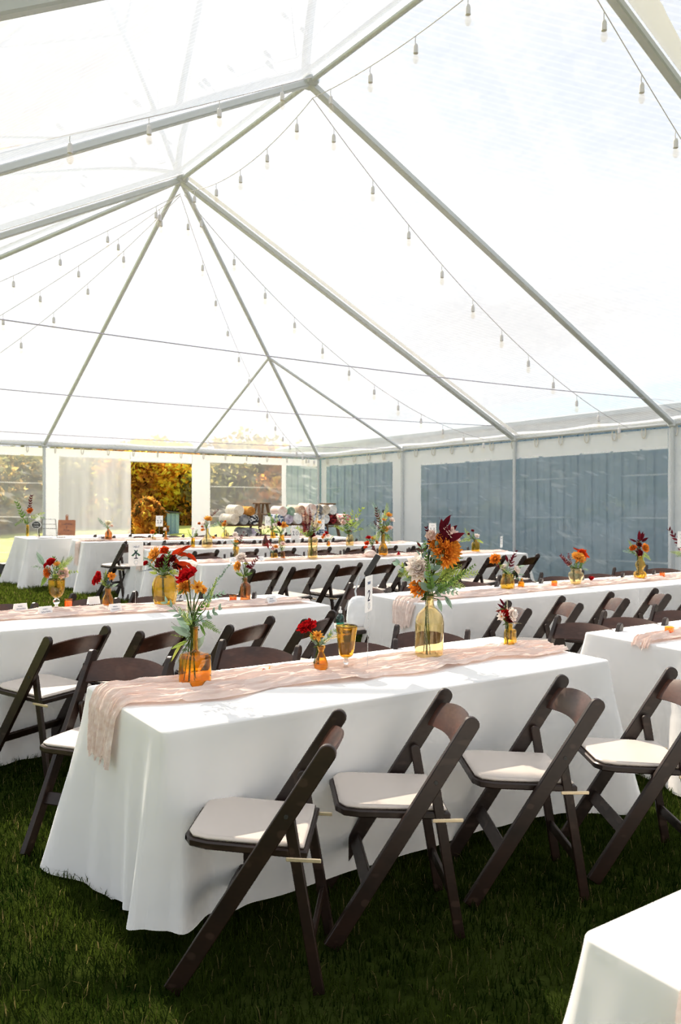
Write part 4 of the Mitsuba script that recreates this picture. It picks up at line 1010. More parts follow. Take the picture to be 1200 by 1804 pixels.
# ---------------------------------------------------------------- middle table and the rows behind
FAR = [  # x, y, 1/scale, profile, glass, vase label, bunch label, items, square
    (4.63, 8.62, 150, [(2, 0), (3, 1), (4, 12), (5.5, 20), (4.5, 22)], 'amber', 'slim yellow bud vase on the middle table', 'white and gold blooms with a burgundy tip in the slim yellow vase',
     [('rose', 0, 42, 6, 'white'), ('daisy', 2, 30, 5, 'gold'), ('leaf_sprig', 6, 28, 20, 'burgundy', 60), ('leaf_sprig', 4, 26, 12, 'wine', 20), ('leaf', -3, 28, 10, 'lime', 130)]),
    (5.07, 8.5, 148, [(5, 0), (6, 1), (6, 9), (5.5, 10)], 'amber', 'short round amber cup vase on the middle table', 'plum petals and orange bloom in the short amber cup',
     [('daisy', 5, 20, 5, 'orange'), ('leaf', -8, 18, 12, 'wine', 110), ('rose', 0, 16, 4, 'blush'), ('leaf_sprig', 2, 14, 18, 'wine', 125)]),
    (5.14, 8.42, 149, [(3.4, 0), (3.8, 1), (3.6, 12), (2.2, 14)], 'brown', 'small brown bottle on the middle table', 'pale star flowers in the small brown bottle',
     [('daisy', 2, 26, 6, 'blush'), ('daisy', -4, 24, 4, 'white'), ('leaf_sprig', 0, 16, 20, 'green', 100)]),
    (5.53, 8.38, 147, [(8, 0), (8.6, 1.5), (8.2, 18), (8.6, 34), (7.8, 36)], 'honey', 'tall pale amber cylinder vase with pampas on the middle table', 'pampas plume and wine red stems in the tall pale vase',
     [('spike', 4, 50, 46, 'wheat', 72), ('spike', 0, 52, 34, 'wheat', 88), ('spike', 6, 48, 36, 'wheat', 60), ('spike', -8, 44, 46, 'burgundy', 97), ('spike', -4, 40, 36, 'burgundy', 90), ('spike', -10, 42, 38, 'wine', 104), ('leaf_sprig', -2, 38, 26, 'burgundy', 70), ('chrysanthemum', 13, 62, 5, 'gold'), ('leaf', 8, 48, 14, 'lime', 50), ('rose', 2, 40, 6, 'wine'), ('rose', -3, 44, 5, 'wine'), ('spike', 0, 60, 34, 'wine', 100)]),
    (6.52, 8.48, 138, [(4, 0), (4.5, 1), (4, 10), (2.4, 14), (2.6, 17)], 'plum', 'small dark plum vase beside the teardrop vase', 'bright red blooms leaning left in the plum vase',
     [('rose', -6, 30, 5, 'red'), ('rose', -9, 20, 5, 'scarlet'), ('rose', -11, 13, 4, 'scarlet'), ('daisy', 2, 29, 5, 'orange'), ('rose', 7, 22, 4, 'rust'), ('fern', 2, 24, 28, 'lime', 55), ('leaf_sprig', 0, 18, 14, 'green', 90)]),
    (6.6, 8.38, 138, [(4, 0), (7, 2), (8.4, 9), (6, 18), (3, 24), (2.4, 32), (2.6, 38)], 'amber_goblet', 'amber teardrop vase on the middle table', 'tall airy bunch with gold flowers in the teardrop vase',
     [('leaf_sprig', -4, 56, 26, 'burgundy', 108), ('leaf_sprig', -3, 44, 18, 'burgundy', 120), ('fern', -2, 58, 36, 'sage', 106), ('fern', 4, 60, 32, 'lime', 75), ('chrysanthemum', 12, 70, 6, 'gold'), ('daisy', 3, 62, 5, 'gold'), ('rose', 17, 61, 6, 'white'), ('chrysanthemum', 6, 46, 6, 'gold'), ('rose', 14, 48, 5, 'blush'), ('rose', 0, 41, 4, 'wine'), ('fern', 6, 40, 24, 'lime', 290), ('leaf_sprig', 4, 40, 16, 'green', 320)]),
    (8.24, 8.4, 126, [(5.4, 0), (5.8, 1), (5.8, 14), (4.5, 17), (2.2, 19), (2.4, 21)], 'amber', 'square yellow bottle near the barn wall on the middle table', 'dark red buds and a white rose in the square yellow bottle',
     [('rose', -3, 36, 3.4, 'wine'), ('rose', -9, 31, 2.6, 'wine'), ('rose', 4, 27, 5, 'white'), ('fern', -6, 26, 18, 'lime', 130), ('fern', -4, 24, 22, 'lime', 190), ('leaf', 4, 22, 12, 'lime', 330), ('leaf_sprig', -8, 24, 14, 'sage', 160)]),
    (5.04, 10.62, 124, [(3, 0), (3.4, 1), (3.2, 14), (2.6, 16)], 'amber', 'straight yellow bud vase on the second table from the back', 'round white bloom in the straight yellow vase',
     [('rose', 1, 30, 5, 'white'), ('leaf_sprig', -2, 18, 12, 'green', 110), ('leaf_sprig', 3, 18, 12, 'green', 70)]),
    (5.22, 10.55, 124, [(8, 0), (9.4, 3), (9, 12), (5, 19), (2.4, 25), (2.2, 32)], 'honey', 'round pale decanter left of the doorway edge', 'gold bloom and trailing rust flowers in the round decanter',
     [('chrysanthemum', 3, 47, 7, 'gold'), ('rose', -12, 40, 3, 'rust'), ('rose', -7, 34, 3, 'rust'), ('daisy', -6, 29, 4, 'orange'), ('rose', -3, 40, 6, 'white'), ('leaf_sprig', 8, 52, 16, 'burgundy', 48), ('eucalyptus', 8, 36, 20, 'sage', 25), ('daisy', 12, 16, 4, 'gold')]),
    (6.06, 10.4, 123, [(5, 0), (5.6, 2), (5.4, 10), (3, 14), (2, 17), (2.2, 20)], 'plum', 'dark plum bottle on the second table from the back', 'pale cream bloom in the dark plum bottle',
     [('rose', -2, 30, 7, 'cream'), ('leaf_sprig', 4, 24, 16, 'green', 40), ('leaf_sprig', -6, 22, 12, 'lime', 150)]),
    (6.32, 10.38, 121, [(5, 0), (6, 2), (5.4, 10), (4, 16), (4.6, 20)], 'amber', 'yellow bottle with a wine red rose, second table from the back', 'wine red rose and yellow mum with green leaves',
     [('rose', -3, 38, 5, 'wine'), ('chrysanthemum', 5, 36, 6, 'gold'), ('leaf_sprig', -10, 34, 24, 'green', 120), ('leaf_sprig', -6, 34, 20, 'lime', 95), ('rose', -10, 36, 5, 'white'), ('daisy', 10, 34, 4, 'gold'), ('leaf', -4, 24, 12, 'green', 170)]),
    (7.33, 10.1, 118, [(6.5, 0), (7, 1), (6.6, 14), (5, 17), (5, 19)], 'honey', 'pale amber jar with a green bouquet against the barn', 'leafy green bouquet with pale pink rose in the jar',
     [('rose', -10, 40, 6, 'blush'), ('leaf_sprig', 4, 34, 36, 'lime', 62), ('leaf_sprig', 2, 30, 30, 'lime', 80), ('leaf_sprig', -4, 26, 30, 'green', 100), ('fern', 6, 30, 26, 'lime', 45), ('leaf_sprig', -6, 26, 20, 'lime', 150), ('leaf_sprig', 6, 26, 18, 'lime', 10), ('rose', 1, 23, 5, 'wine'), ('berry', -8, 32, 24, 'cream', 130), ('daisy', 14, 46, 3, 'white')]),
    (6.98, 10.15, 118, [(3, 0), (3, 2), (1.4, 9)], 'amber_deep', 'tiny orange cone vase behind the tall pale vase', 'small pink and orange posy in the cone vase',
     [('rose', -5, 18, 4, 'scarlet'), ('daisy', -8, 14, 4, 'orange'), ('rose', 2, 17, 4, 'blush'), ('rose', -2, 22, 3.5, 'red'), ('leaf', 5, 14, 8, 'lime', 30)]),
    (4.53, 12.5, 114, [(6, 0), (6.4, 1), (6, 12), (3, 16), (2, 17), (2.4, 19)], 'brown', 'dark bottle on the far left table with pale flowers', 'pale cream posy in the dark bottle at the far left',
     [('rose', 0, 28, 6, 'cream'), ('leaf_sprig', -4, 22, 20, 'sage', 135), ('leaf_sprig', 2, 22, 18, 'cream', 60), ('daisy', 6, 24, 4, 'blush')]),
    (5.22, 12.42, 112, [(4, 0), (4.4, 1), (3.6, 4), (2, 5)], 'honey', 'clear little vase left of the doorway lawn', 'rust orange bloom in the clear little vase', [('chrysanthemum', 0, 12, 5, 'rust'), ('leaf', 1, 8, 6, 'green', 20)]),
    (5.42, 12.4, 112, [(4, 0), (4.4, 1), (2, 4), (1.6, 14)], 'amber_deep', 'slim orange-footed bud vase before the doorway lawn', 'tiny pale bloom in the orange-footed vase', [('rose', 0, 17, 3.4, 'white'), ('rose', 4, 17, 2, 'wine'), ('leaf', -2, 10, 6, 'green', 110)]),
    (6.42, 12.32, 105, [(6, 0), (7, 3), (5.6, 9), (2.6, 13), (2.4, 15)], 'honey', 'pale round vase right of the doorway', 'orange flowers in the pale round vase right of the doorway',
     [('chrysanthemum', 0, 23, 5, 'gold'), ('rose', -4, 28, 3, 'wine'), ('rose', 2, 28, 3, 'rust'), ('leaf_sprig', -4, 18, 14, 'green', 130)]),
    (7.2, 12.1, 104, [(4.4, 0), (4.6, 1), (4.4, 10), (3, 12), (3, 14)], 'amber', 'small yellow bottle before the ladders', 'green sprigs in the small yellow bottle', [('leaf_sprig', 0, 14, 18, 'green', 95), ('leaf_sprig', 2, 14, 16, 'wheat', 60), ('rose', -3, 18, 3, 'blush')]),
    (3.66, 13.72, 110, [(2, 0), (2.2, 1), (2.2, 18), (2.4, 20)], 'amber', 'slim amber tube vase on the far left table', 'tall leafy bunch with a rust bloom at the far left',
     [('chrysanthemum', 6, 44, 6, 'rust'), ('leaf_sprig', 2, 44, 26, 'burgundy', 82), ('leaf_sprig', -4, 30, 30, 'green', 110), ('leaf_sprig', 8, 32, 24, 'lime', 20), ('leaf_sprig', -6, 30, 18, 'green', 210), ('leaf_sprig', 12, 34, 16, 'green', 350)]),
]
for i, (x, y, s, pr, gl, lv, lb, items) in enumerate(FAR):
    vase(x, y, pr, s, 'mat_' + gl, lv, Z1, n=24, ribs=10 if i % 3 == 0 else 0, depth=.03, square=5 if 'square' in lv else 0)
    arrange(x, y, s, lb, items, pr[-1][1], 40 + i, Z1, .3)
votive(7.35, 8.4, 'amber candle cup on the middle table below the card')
number_card(6.5, 10.3, -12, .1, .13, .2, '10', 'white table card reading 10 before the rolled blankets', Z1)
number_card(7.53, 8.5, -30, .24, .1, .16, '13', 'white table card reading 13 against the barn siding', Z1)
number_card(5.33, 12.45, -20, .2, .11, .17, '12', 'white table card reading 12 before the doorway trees', Z1)
number_card(6.1, 12.4, -20, .2, .11, .17, '11', 'white table card reading 11 at the right doorway edge', Z1)
number_card(7.22, 12.3, -20, .2, .11, .16, '14', 'white table card between the ladder and the yellow mum', Z1)
number_card(8.1, 12.0, -20, .14, .12, .17, '9', 'white table card right of the pampas plume', Z1)
number_card(8.62, 8.28, 28, .06, .12, .16, '5', 'white table card edge-on at the right end of the middle table', Z1)
# a crumpled scrap of gauze on the middle table
v = trimesh.creation.icosphere(4, .075)
p = np.array(v.vertices); p *= (1 + .5 * (meshkit.fbm(p * 34 + 3, 3, 1) - .5))[:, None]; p[:, 2] = np.maximum(p[:, 2] * .62, -.03) + .035
v.vertices = p
add('crumpled_napkin', v, 'mat_gauze', tw=at(6.38, 8.36, 0, TH + .01), smooth=True, label='crumpled ball of pale pink gauze on the middle table', cat='napkin')
# more folded cards on the middle table
for i, x in enumerate([4.8, 4.45]):
    place_card(x, 8.35, 10, 'folded name card near the %s end of the middle table' % ('second' if i == 0 else 'left'), 30 + i, TH + .012, 'folded place cards on the middle table')
# a petal cone
add('fallen_petal', lathe([(.001, .05), (.012, .03), (.03, 0), (.001, 0)], 14), mat('petal_red', {'type': 'diffuse', 'reflectance': rgb(.3, .01, .015)}), tw=at(6.87, 8.4, 0, TH + .012), smooth=40, label='dark red petal lying on the middle runner', cat='petal')

# ---------------------------------------------------------------- string lights, cables and rope ties
mat('cord', {'type': 'twosided', 'b': {'type': 'principled', 'base_color': rgb(.62, .6, .64), 'roughness': .6}})
mat('cable', {'type': 'twosided', 'b': {'type': 'principled', 'base_color': rgb(.5, .48, .58), 'roughness': .5}})
mat('bulb', {'type': 'thindielectric', 'int_ior': 1.45, 'specular_transmittance': rgb(.96, .93, .88)})
mat('socket', {'type': 'twosided', 'b': {'type': 'principled', 'base_color': rgb(.6, .59, .62), 'roughness': .5}})
SOCK = mikit.ply(cat(tube([(0, 0, 0), (.004, 0, -.035), (0, 0, -.06)], .0035, 6), lathe([(.004, -.055), (.012, -.06), (.017, -.075), (.018, -.125), (.013, -.128), (.001, -.128)][::-1], 14)), 'mat_socket', smooth=40)
BULB = mikit.ply(lathe([(.001, -.2), (.012, -.196), (.021, -.18), (.023, -.165), (.018, -.145), (.012, -.128)], 14), 'mat_bulb', smooth=True)


def string(p, q, sag, n, label, first=.5):
    p, q = np.array(p, float), np.array(q, float)
    f = lambda t: p + (q - p) * t - UP * 4 * sag * t * (1 - t)
    k = thing('string_light', label, 'string lights')
    add('cord', tube([f(t) for t in np.linspace(0, 1, 40)], .0045, 6), 'mat_cord', k, smooth=True)
    for i in range(n):
        P = f((i + first) / n)
        sk = add('socket', SOCK, parent=k, tw=T().translate(P.tolist()).rotate([0, 0, 1], 47 * i).scale([1.2] * 3))
        add('bulb', BULB, parent=sk, tw=T().translate(P.tolist()).rotate([0, 0, 1], 47 * i).scale([1.2] * 3))


Ya, Yb = h2[1], h2[1] - SP
string((MID + .05, 3.9, HUB - .12), (MID + .05, Yb, HUB - .14), .12, 5, 'string lights along the ridge pole at the top of the photo')
string((MID + .05, Yb, HUB - .14), (MID + .03, Ya - .05, HUB - .16), .22, 5, 'string lights sagging under the ridge between the two roof hubs')
string((MID - .1, Yb - .2, HUB - .06), (LX, Yb - .45, EAVE + .1), .1, 9, 'string lights along the long grey rafter at upper left')
string((MID, Ya, HUB - .18), (LX, CY - .1, EAVE), .25, 13, 'upper of the light strings running left from the far hub')
string((MID, Ya, HUB - .18), (.2, CY - .1, EAVE), .3, 12, 'middle of the light strings running left from the far hub')
string((MID, Ya, HUB - .2), (1.3, CY - .1, EAVE), .45, 11, 'lowest of the light strings running left from the far hub')
string((MID + .05, Yb, HUB - .15), (CX - .1, 7.75, EAVE - .02), .42, 11, 'long string of bulbs from the near hub to the right wall')
string((MID + .05, Ya, HUB - .18), (CX - .1, 10.55, EAVE - .02), .6, 12, 'string of bulbs from the far hub to the middle right pole')
string((MID + .02, Ya + .05, HUB - .18), (CX - .15, CY - .15, EAVE - .02), .85, 15, 'string of bulbs from the far hub down to the back corner')
string((MID + .1, Yb - SP, HUB - .1), (CX - .1, 4.6, EAVE), .12, 11, 'string of bulbs crossing the top right corner', .2)
for i, (y, z, e) in enumerate([(Yb - .02, 3.2, 0), (Ya, 3.08, .0), (CY - SP, 2.88, 0)]):
    xe = (EAVE + (HUB - EAVE) * 0 - z)
    add('cable', tube([np.array([LX, y, z]) * (1 - t) + np.array([CX + .0, y, z - .03]) * t - UP * .1 * 4 * t * (1 - t) for t in np.linspace(0, 1, 24)], .006, 6), 'mat_cable', tent, smooth=True, label='thin tie cable')
loop = mikit.ply(tube([(.02 * math.sin(a) * (1 + .5 * math.sin(a / 2)), 0, -.06 + .075 * math.cos(a)) for a in np.linspace(0, 2 * np.pi, 16)], .008, 6), 'mat_rope', smooth=True)
for i in range(15):
    add('rope_tie', loop, parent=tent, tw=T().translate([3.3 + .52 * i, CY + .015, EAVE - .01]).rotate([0, 0, 1], 20 + 9 * (i % 4)), label='white rope tie' if i == 0 else None)
for i in range(19):
    add('rope_tie', loop, parent=tent, tw=T().translate([CX + .015, 15.9 - .52 * i, EAVE - .01]).rotate([0, 0, 1], 100 + 9 * (i % 4)).scale([1.2] * 3))
# roof hem rolled over the eave
for p, q in (((CX + .02, CY, EAVE + .06), (CX + .02, -4, EAVE + .06)), ((LX, CY + .02, EAVE + .06), (CX, CY + .02, EAVE + .06))):
    p, q = np.array(p), np.array(q)
    L = np.linalg.norm(q - p); ts = np.linspace(0, L, int(L / .13))
    add('hem', tube([p + (q - p) * t / L - UP * (.03 * abs(math.sin(t * np.pi / 1.55)) - .012) for t in ts], .045, 8), 'mat_white_vinyl', roof, smooth=True, label='white rolled hem of the roof')


# ---------------------------------------------------------------- trees and a shed beyond the back wall
mat('bark', {'type': 'diffuse', 'reflectance': rgb(.06, .045, .035)})
mat('leaf', {'type': 'principledthin', 'base_color': {'type': 'mesh_attribute', 'name': 'vertex_color'}, 'roughness': .6, 'diff_trans': 1.3, 'spec_trans': 0.})


def tree(x, y, h, r, cols, label, n=7000, low=.1, sz=.2, seed=0):
    g = np.random.default_rng(seed)
    t = thing('tree', label, 'tree', 'trees beyond the tent')
    z0 = float(ground(x, y))
    tr = [tube([(x, y, z0 - .1), (x + .1, y, z0 + h * .35), (x - .05, y + .1, z0 + h * .75)], [.16 * h / 8, .12 * h / 8, .03], 8)]
    nb = 26
    C, R = [], []
    for i in range(nb):
        f = low + (1 - low) * (i + .5) / nb
        a = i * 2.4 + g.uniform(-.4, .4)
        w = r * (1 - .75 * max(0, (f - .45) / .55) ** 1.5) * g.uniform(.45, .95)
        c = np.array([x + w * math.cos(a), y + w * math.sin(a), z0 + h * f * .95])
        C.append(c); R.append(r * g.uniform(.28, .45))
        tr.append(tube([(x, y, z0 + h * max(.08, f - .18)), c], [.035, .012], 5))
    add('trunk', cat(tr), 'mat_bark', t, smooth=True)
    k = g.integers(0, nb, n)
    d = g.normal(size=(n, 3)); d /= np.linalg.norm(d, axis=1, keepdims=True)
    P = np.array(C)[k] + d * (np.array(R)[k] * g.uniform(.35, 1.05, n) ** .6)[:, None]
    P[:, 2] = np.maximum(P[:, 2], z0 + .05)
    u = g.normal(size=(n, 3)); u /= np.linalg.norm(u, axis=1, keepdims=True)
    v = np.cross(u, g.normal(size=(n, 3))); v /= np.linalg.norm(v, axis=1, keepdims=True)
    s = sz * g.uniform(.5, 1.3, n)[:, None]
    V = np.stack([P - u * s * .6, P + v * s * .34, P + u * s * .6, P - v * s * .34], 1).reshape(-1, 3)
    F = (np.arange(n)[:, None, None] * 4 + np.array([[0, 1, 2], [0, 2, 3]])[None]).reshape(-1, 3)
    cl = np.array(cols)[(k * 7 + g.integers(0, 2, n)) % len(cols)] * g.uniform(.8, 2.1, n)[:, None]
    add('foliage', (V, F), 'mat_leaf', t, color=np.repeat(np.clip(cl, 0, .9), 4, 0), kind='stuff')


GOLD = [(.85, .42, .04), (.95, .55, .07), (.62, .24, .03), (.9, .6, .15), (.25, .12, .03)]
RUST = [(.55, .22, .04), (.7, .34, .06), (.3, .13, .03), (.16, .1, .025)]
DKG = [(.035, .06, .015), (.05, .085, .02), (.025, .04, .012), (.09, .1, .025)]
MIXT = [(.2, .2, .08), (.3, .26, .1), (.14, .15, .07), (.34, .24, .08)]


def polar(px, z):
    d = (px - 600) / 1480
    return z * (FY * d + FX), z * (FY - FX * d)


for i, (px, z, h, r, c, low, l, n) in enumerate([
    (268, 48, 5, 3.2, GOLD, .06, 'golden orange tree filling the middle of the doorway view', 11000), (228, 48, 4.8, 2.4, RUST, .03, 'rusty brown tree at the left side of the doorway', 9000), (332, 50, 4.9, 2.2, GOLD, .06, 'yellow gold tree right of the shed', 9000), (326, 62, 5.4, 2.6, DKG, .1, 'dark green tree behind the gold one at the right of the doorway', 9000),
    (262, 37.2, 1.7, .75, RUST, .02, 'low rust-brown bush at the left of the small shed', 3000), (255, 60, 5.3, 4, DKG, .03, 'dark tree behind the golden tree', 9000), (292, 58, 5.2, 3.2, RUST, .03, 'brown tree behind the shed', 8000), (-60, 44, 4.4, 3.4, MIXT, .05, 'dim tree at the far left edge behind the clear wall', 7000), (10, 48, 4.6, 3.6, MIXT, .05, 'pale grey-green tree behind the left clear window', 8000), (70, 52, 4.8, 3.4, MIXT, .05, 'tree behind the white border at left', 7000),
    (130, 50, 4.6, 3.8, MIXT, .04, 'tree seen through the milky panel', 7000), (185, 52, 4.8, 3.6, RUST, .04, 'brownish tree seen through the milky panel', 7000), (395, 50, 4.6, 3.6, MIXT, .04, 'hazy tree left in the back clear window', 8000), (445, 54, 4.9, 4, MIXT, .04, 'hazy tree in the middle of the back clear window', 8000), (482, 50, 4.4, 2.4, RUST, .05, 'hazy orange tree at the right of the back clear window', 6000), (540, 60, 5., 4, MIXT, .05, 'tree behind the barn end', 5000)]):
    x, y = polar(px, z)
    tree(x, y, h * .86, r, c, l, n, low, .3 if n > 8000 else .36, 60 + i)
shed = thing('garden_shed', 'small blue-grey metal shed on the lawn beyond the doorway', 'shed')
sx, sy = polar(309, 38)
sz0 = float(ground(sx, sy)) - .05
SH = T().translate([sx, sy, sz0]).rotate([0, 0, 1], 28)
for i in range(3):
    add('siding_panel', panel, parent=shed, tw=SH @ T().translate([-.64 + .305 * i, 0, 0]).rotate([0, 0, 1], 90).translate([-BX, 0, 0]).scale([1, 1, .95]))
add('wall', rbox(.9, 1.6, .98, .01, (-.25, .86, .48)), 'mat_siding', shed, tw=SH)
add('wall', rbox(.05, 1.7, 1., .01, (.24, .85, .5)), 'mat_black', shed, tw=SH, label='side painted dark as shade')  # black material stands in for the shade on this side
add('roof', mv(rbox(1.1, 1.9, .05, .01), T().translate([-.25, .83, 1.0]).rotate([0, 1, 0], 4)), 'mat_black', shed, tw=SH)

# ---------------------------------------------------------------- ladders with planks of rolled blankets
mat('old_wood', {'type': 'principled', 'base_color': proc(wood_fn((.1, .055, .03), (.24, .14, .07), .7)), 'roughness': .7})
LY = 14.6


def ladder(x, label, h=1.28):
    k = thing('step_ladder', label, 'ladder')
    M = at(x, LY, 12)
    for sx in (-1, 1):
        add('leg', slat((0, -.3, 0), (0, -.03, h), .07, .025, 0).apply_transform(np.array(T().rotate([0, 1, 0], -6 * sx).translate([.24 * sx, 0, 0]).matrix)), 'mat_old_wood', k, tw=M)
        add('leg', slat((0, .36, 0), (0, .05, h), .05, .025, 0).apply_transform(np.array(T().rotate([0, 1, 0], -6 * sx).translate([.22 * sx, 0, 0]).matrix)), 'mat_old_wood', k, tw=M)
    for f in (.2, .42, .64, .84):
        add('step', rbox(.46 - .2 * f, .09, .022, .003, (0, -.3 + .27 * f, h * f)), 'mat_old_wood', k, tw=M)
    add('top', rbox(.3, .2, .03, .004, (0, 0, h + .01)), 'mat_old_wood', k, tw=M)


ladder(8.42, 'brown wooden step ladder with a black sign, holding the blanket planks')
ladder(10.02, 'brown wooden step ladder by the corner pole, right end of the planks')
for z, x0, x1, l in ((.86, 7.55, 10.55, 'upper wooden plank laid through the two ladders'), (.42, 7.75, 10.4, 'lower wooden plank laid through the two ladders')):
    add('plank', rbox(x1 - x0, .26, .035, .004, ((x0 + x1) / 2 - 9, 0, 0)), 'mat_old_wood', tw=at(9, LY, 0, z), label=l, cat='plank')
BL = {}
for n, a, b in [('cream', (.85, .78, .68), (.75, .66, .55)), ('pink', (.86, .66, .6), (.92, .82, .78)), ('grey', (.3, .3, .32), (.5, .5, .5)), ('black_white', (.04, .04, .05), (.85, .85, .85)), ('mustard', (.55, .27, .07), (.7, .38, .12)), ('blue_white', (.1, .17, .3), (.85, .87, .9)), ('white', (.85, .85, .86), (.93, .92, .9)), ('green', (.3, .46, .36), (.5, .62, .52)), ('tan', (.7, .5, .38), (.85, .68, .55)), ('wine', (.1, .015, .02), (.4, .06, .06)), ('lilac', (.62, .55, .66), (.82, .78, .84)), ('floral', (.8, .3, .3), (.92, .84, .8))]:
    hi = n in ('black_white', 'blue_white', 'wine', 'floral')
    BL[n] = mat('blanket_' + n, {'type': 'diffuse', 'reflectance': proc((lambda a, b, hi: lambda p, nn, uv: mix(a, b, smoothstep(.42, .58, noise(p.x * (34 if hi else 12), p.y * 20, p.z * (34 if hi else 12)))))(a, b, hi))})
ROLL = {}


def roll(px, pz, r, c, label, ys=LY - .02):
    """a rolled blanket lying on the plank, its spiral end to the room"""
    g = np.random.default_rng(int(px * 100))
    key = round(r, 2)
    th = np.linspace(.5, 11 * np.pi, 150)
    if (key, c) not in ROLL:
        pr = [(.001, -.2)]
        for q in np.linspace(.12, .96, 15):
            pr.append((r * q, -.2 - .008 * (len(pr) % 2)))
        pr += [(r, -.185), (r * 1.01, 0), (r, .19), (r * .9, .2), (.001, .2)]
        m = mv(lathe(pr[::-1], 22), T().rotate([1, 0, 0], -90))
        p = np.array(m.vertices); p *= (1 + .08 * (meshkit.noise(p * 17, 3) - .5))[:, None]; m.vertices = p
        ROLL[(key, c)] = mikit.ply(m, BL[c], smooth=35)
    add('rolled_blanket', ROLL[(key, c)], tw=at(px, ys, 0, pz).rotate([0, 0, 1], g.uniform(-8, 8)), label=label, cat='blanket', group='rolled blankets on the ladder planks')


PLK = .86 + .018
rows = [('cream', .105, 'at the left end of the upper plank'), ('grey', .1, 'second from left on the upper plank'), ('black_white', .1, 'third from left beside the ladder'), ('blue_white', .1, 'right of the left ladder'), ('lilac', .1, 'two right of the left ladder'), ('white', .115, 'left of the pink blanket pile'), ('tan', .09, 'under the pink pile'), ('blue_white', .12, 'in the middle of the plank'), ('white', .105, 'right of the middle'), ('wine', .1, 'left of the far ladder'), ('floral', .1, 'at the right end past the ladder')]
xr_ = [7.68, 7.9, 8.12, 8.7, 8.91, 9.14, 9.36, 9.6, 9.72 + .1, 10.02 - .0, 10.38]
for (c, r, l), x in zip(rows, xr_):
    roll(x, PLK + r, r, c, c.replace('_', ' and ') + ' rolled blanket ' + l)
for (c, r, l), x, z in zip([('cream', .11, 'on top at the left'), ('mustard', .09, 'on top against the ladder'), ('pink', .1, 'on top right of the ladder'), ('green', .09, 'on top, left of the white ones'), ('tan', .1, 'on top beside the green one'), ('pink', .13, 'largest of the top row'), ('cream', .1, 'on top in the middle'), ('white', .105, 'on top near the far ladder'), ('grey', .09, 'on top right of the pink one')],
                           [7.8, 8.06, 8.8, 9.0, 9.2, 9.47, 9.84, 10.0, 9.66], [.29, .28, .28, .28, .3, .31, .31, .31, .33]):
    roll(x, .86 + z, r, c, c + ' rolled blanket ' + l)
for (c, r, l), x, z in zip([('pink', .1, 'at left on the lower plank'), ('tan', .1, 'second on the lower plank'), ('grey', .1, 'dark one under the tan one'), ('lilac', .1, 'beside the sign on the lower plank'), ('floral', .09, 'right of the sign on the lower plank'), ('blue_white', .11, 'on the lower plank behind the bouquet'), ('white', .11, 'on the lower plank right of the bouquet'), ('lilac', .11, 'on the lower plank near the far ladder'), ('black_white', .09, 'on the lower plank by the far leg'), ('white', .11, 'stacked second high on the lower plank'), ('blue_white', .11, 'stacked second high near the far ladder'), ('pink', .1, 'stacked second high at the middle of the lower plank')],
                           [7.86, 8.06, 7.99, 8.2 - .02, 8.72, 9.42, 9.64, 9.86, 9.2, 9.52, 9.74, 9.3], [.12, .12, .3, .29, .11, .13, .13, .13, .11, .33, .33, .31]):
    roll(x, .42 + z, r, c, c.replace('_', ' and ') + ' rolled blanket ' + l)
sg = thing('chalk_sign', 'small black sign with white writing hung on the ladder', 'sign')
M = at(8.32, LY - .36, 8, .5) @ T().rotate([1, 0, 0], -8)
add('board', rbox(.18, .012, .17, .003, (0, 0, 0)), 'mat_black', sg, tw=M)
for q, tx in enumerate(('Please take a', 'Blanket', 'you might')):
    add('lettering', mv(letters(tx, .017 if q != 1 else .022), T().translate([0, -.0075, .04 - .042 * q]).rotate([1, 0, 0], 90)), 'mat_white', sg, tw=M)

# ---------------------------------------------------------------- the far left table's things
mat('board_wood', {'type': 'principled', 'base_color': proc(wood_fn((.26, .1, .05), (.42, .18, .09), 1.5)), 'roughness': .55})
bd = thing('serving_board', 'red-brown wooden board with a handle and dark lettering', 'serving board')
M = at(4.33, 13.9, -25, TH + .01) @ T().rotate([1, 0, 0], -8)
sh = sbox(-.125, 0, .125, .23).buffer(.012).union(LineString([(0, .2), (0, .31)]).buffer(.022)).difference(shapely.Point(0, .312).buffer(.01))
add('board', mv(trimesh.creation.extrude_polygon(sh, .018, engine='earcut'), T().translate([0, .009, .012]).rotate([1, 0, 0], 90)), 'mat_board_wood', bd, tw=M)
for q, tx in enumerate(('Isabella', '&', 'Ryan')):
    add('lettering', mv(letters(tx, .032), T().translate([0, -.0085, .19 - .055 * q]).rotate([1, 0, 0], 90)), 'mat_ink', bd, tw=M)
sg = thing('oval_sign', 'black oval sign with white rim on the far left table', 'sign')
M = at(3.76, 13.6, -25, TH + .01)
add('rim', mv(trimesh.creation.cylinder(.075, .008, sections=32), T().translate([0, .003, .19]).rotate([1, 0, 0], 90).scale([1, .8, 1])), 'mat_white', sg, tw=M)
add('plate', mv(trimesh.creation.cylinder(.065, .008, sections=32), T().translate([0, -.003, .19]).rotate([1, 0, 0], 90).scale([1, .8, 1])), 'mat_black', sg, tw=M)
add('stand', tube([(.045, 0, 0), (.04, 0, .14)], .008, 8), 'mat_black', sg, tw=M)
for q, tx in enumerate(('guest', 'cards')):
    add('lettering', mv(letters(tx, .022), T().translate([0, -.0075, .208 - .036 * q]).rotate([1, 0, 0], 90)), 'mat_white', sg, tw=M)
add('paper_card', rbox(.07, .003, .1, .001, (.02, .03, .31)), 'mat_card', tw=M, label='white card standing above the black oval sign', cat='card')
add('card_holder', cat_tubes([[(.02, .03, 0), (.02, .03, .26)], [(-.02, .02, .001), (.06, .02, .001), (.02, .07, .001), (-.02, .02, .001)]], .003), 'mat_alu', tw=M, label='thin stand under the white card', cat='card stand')
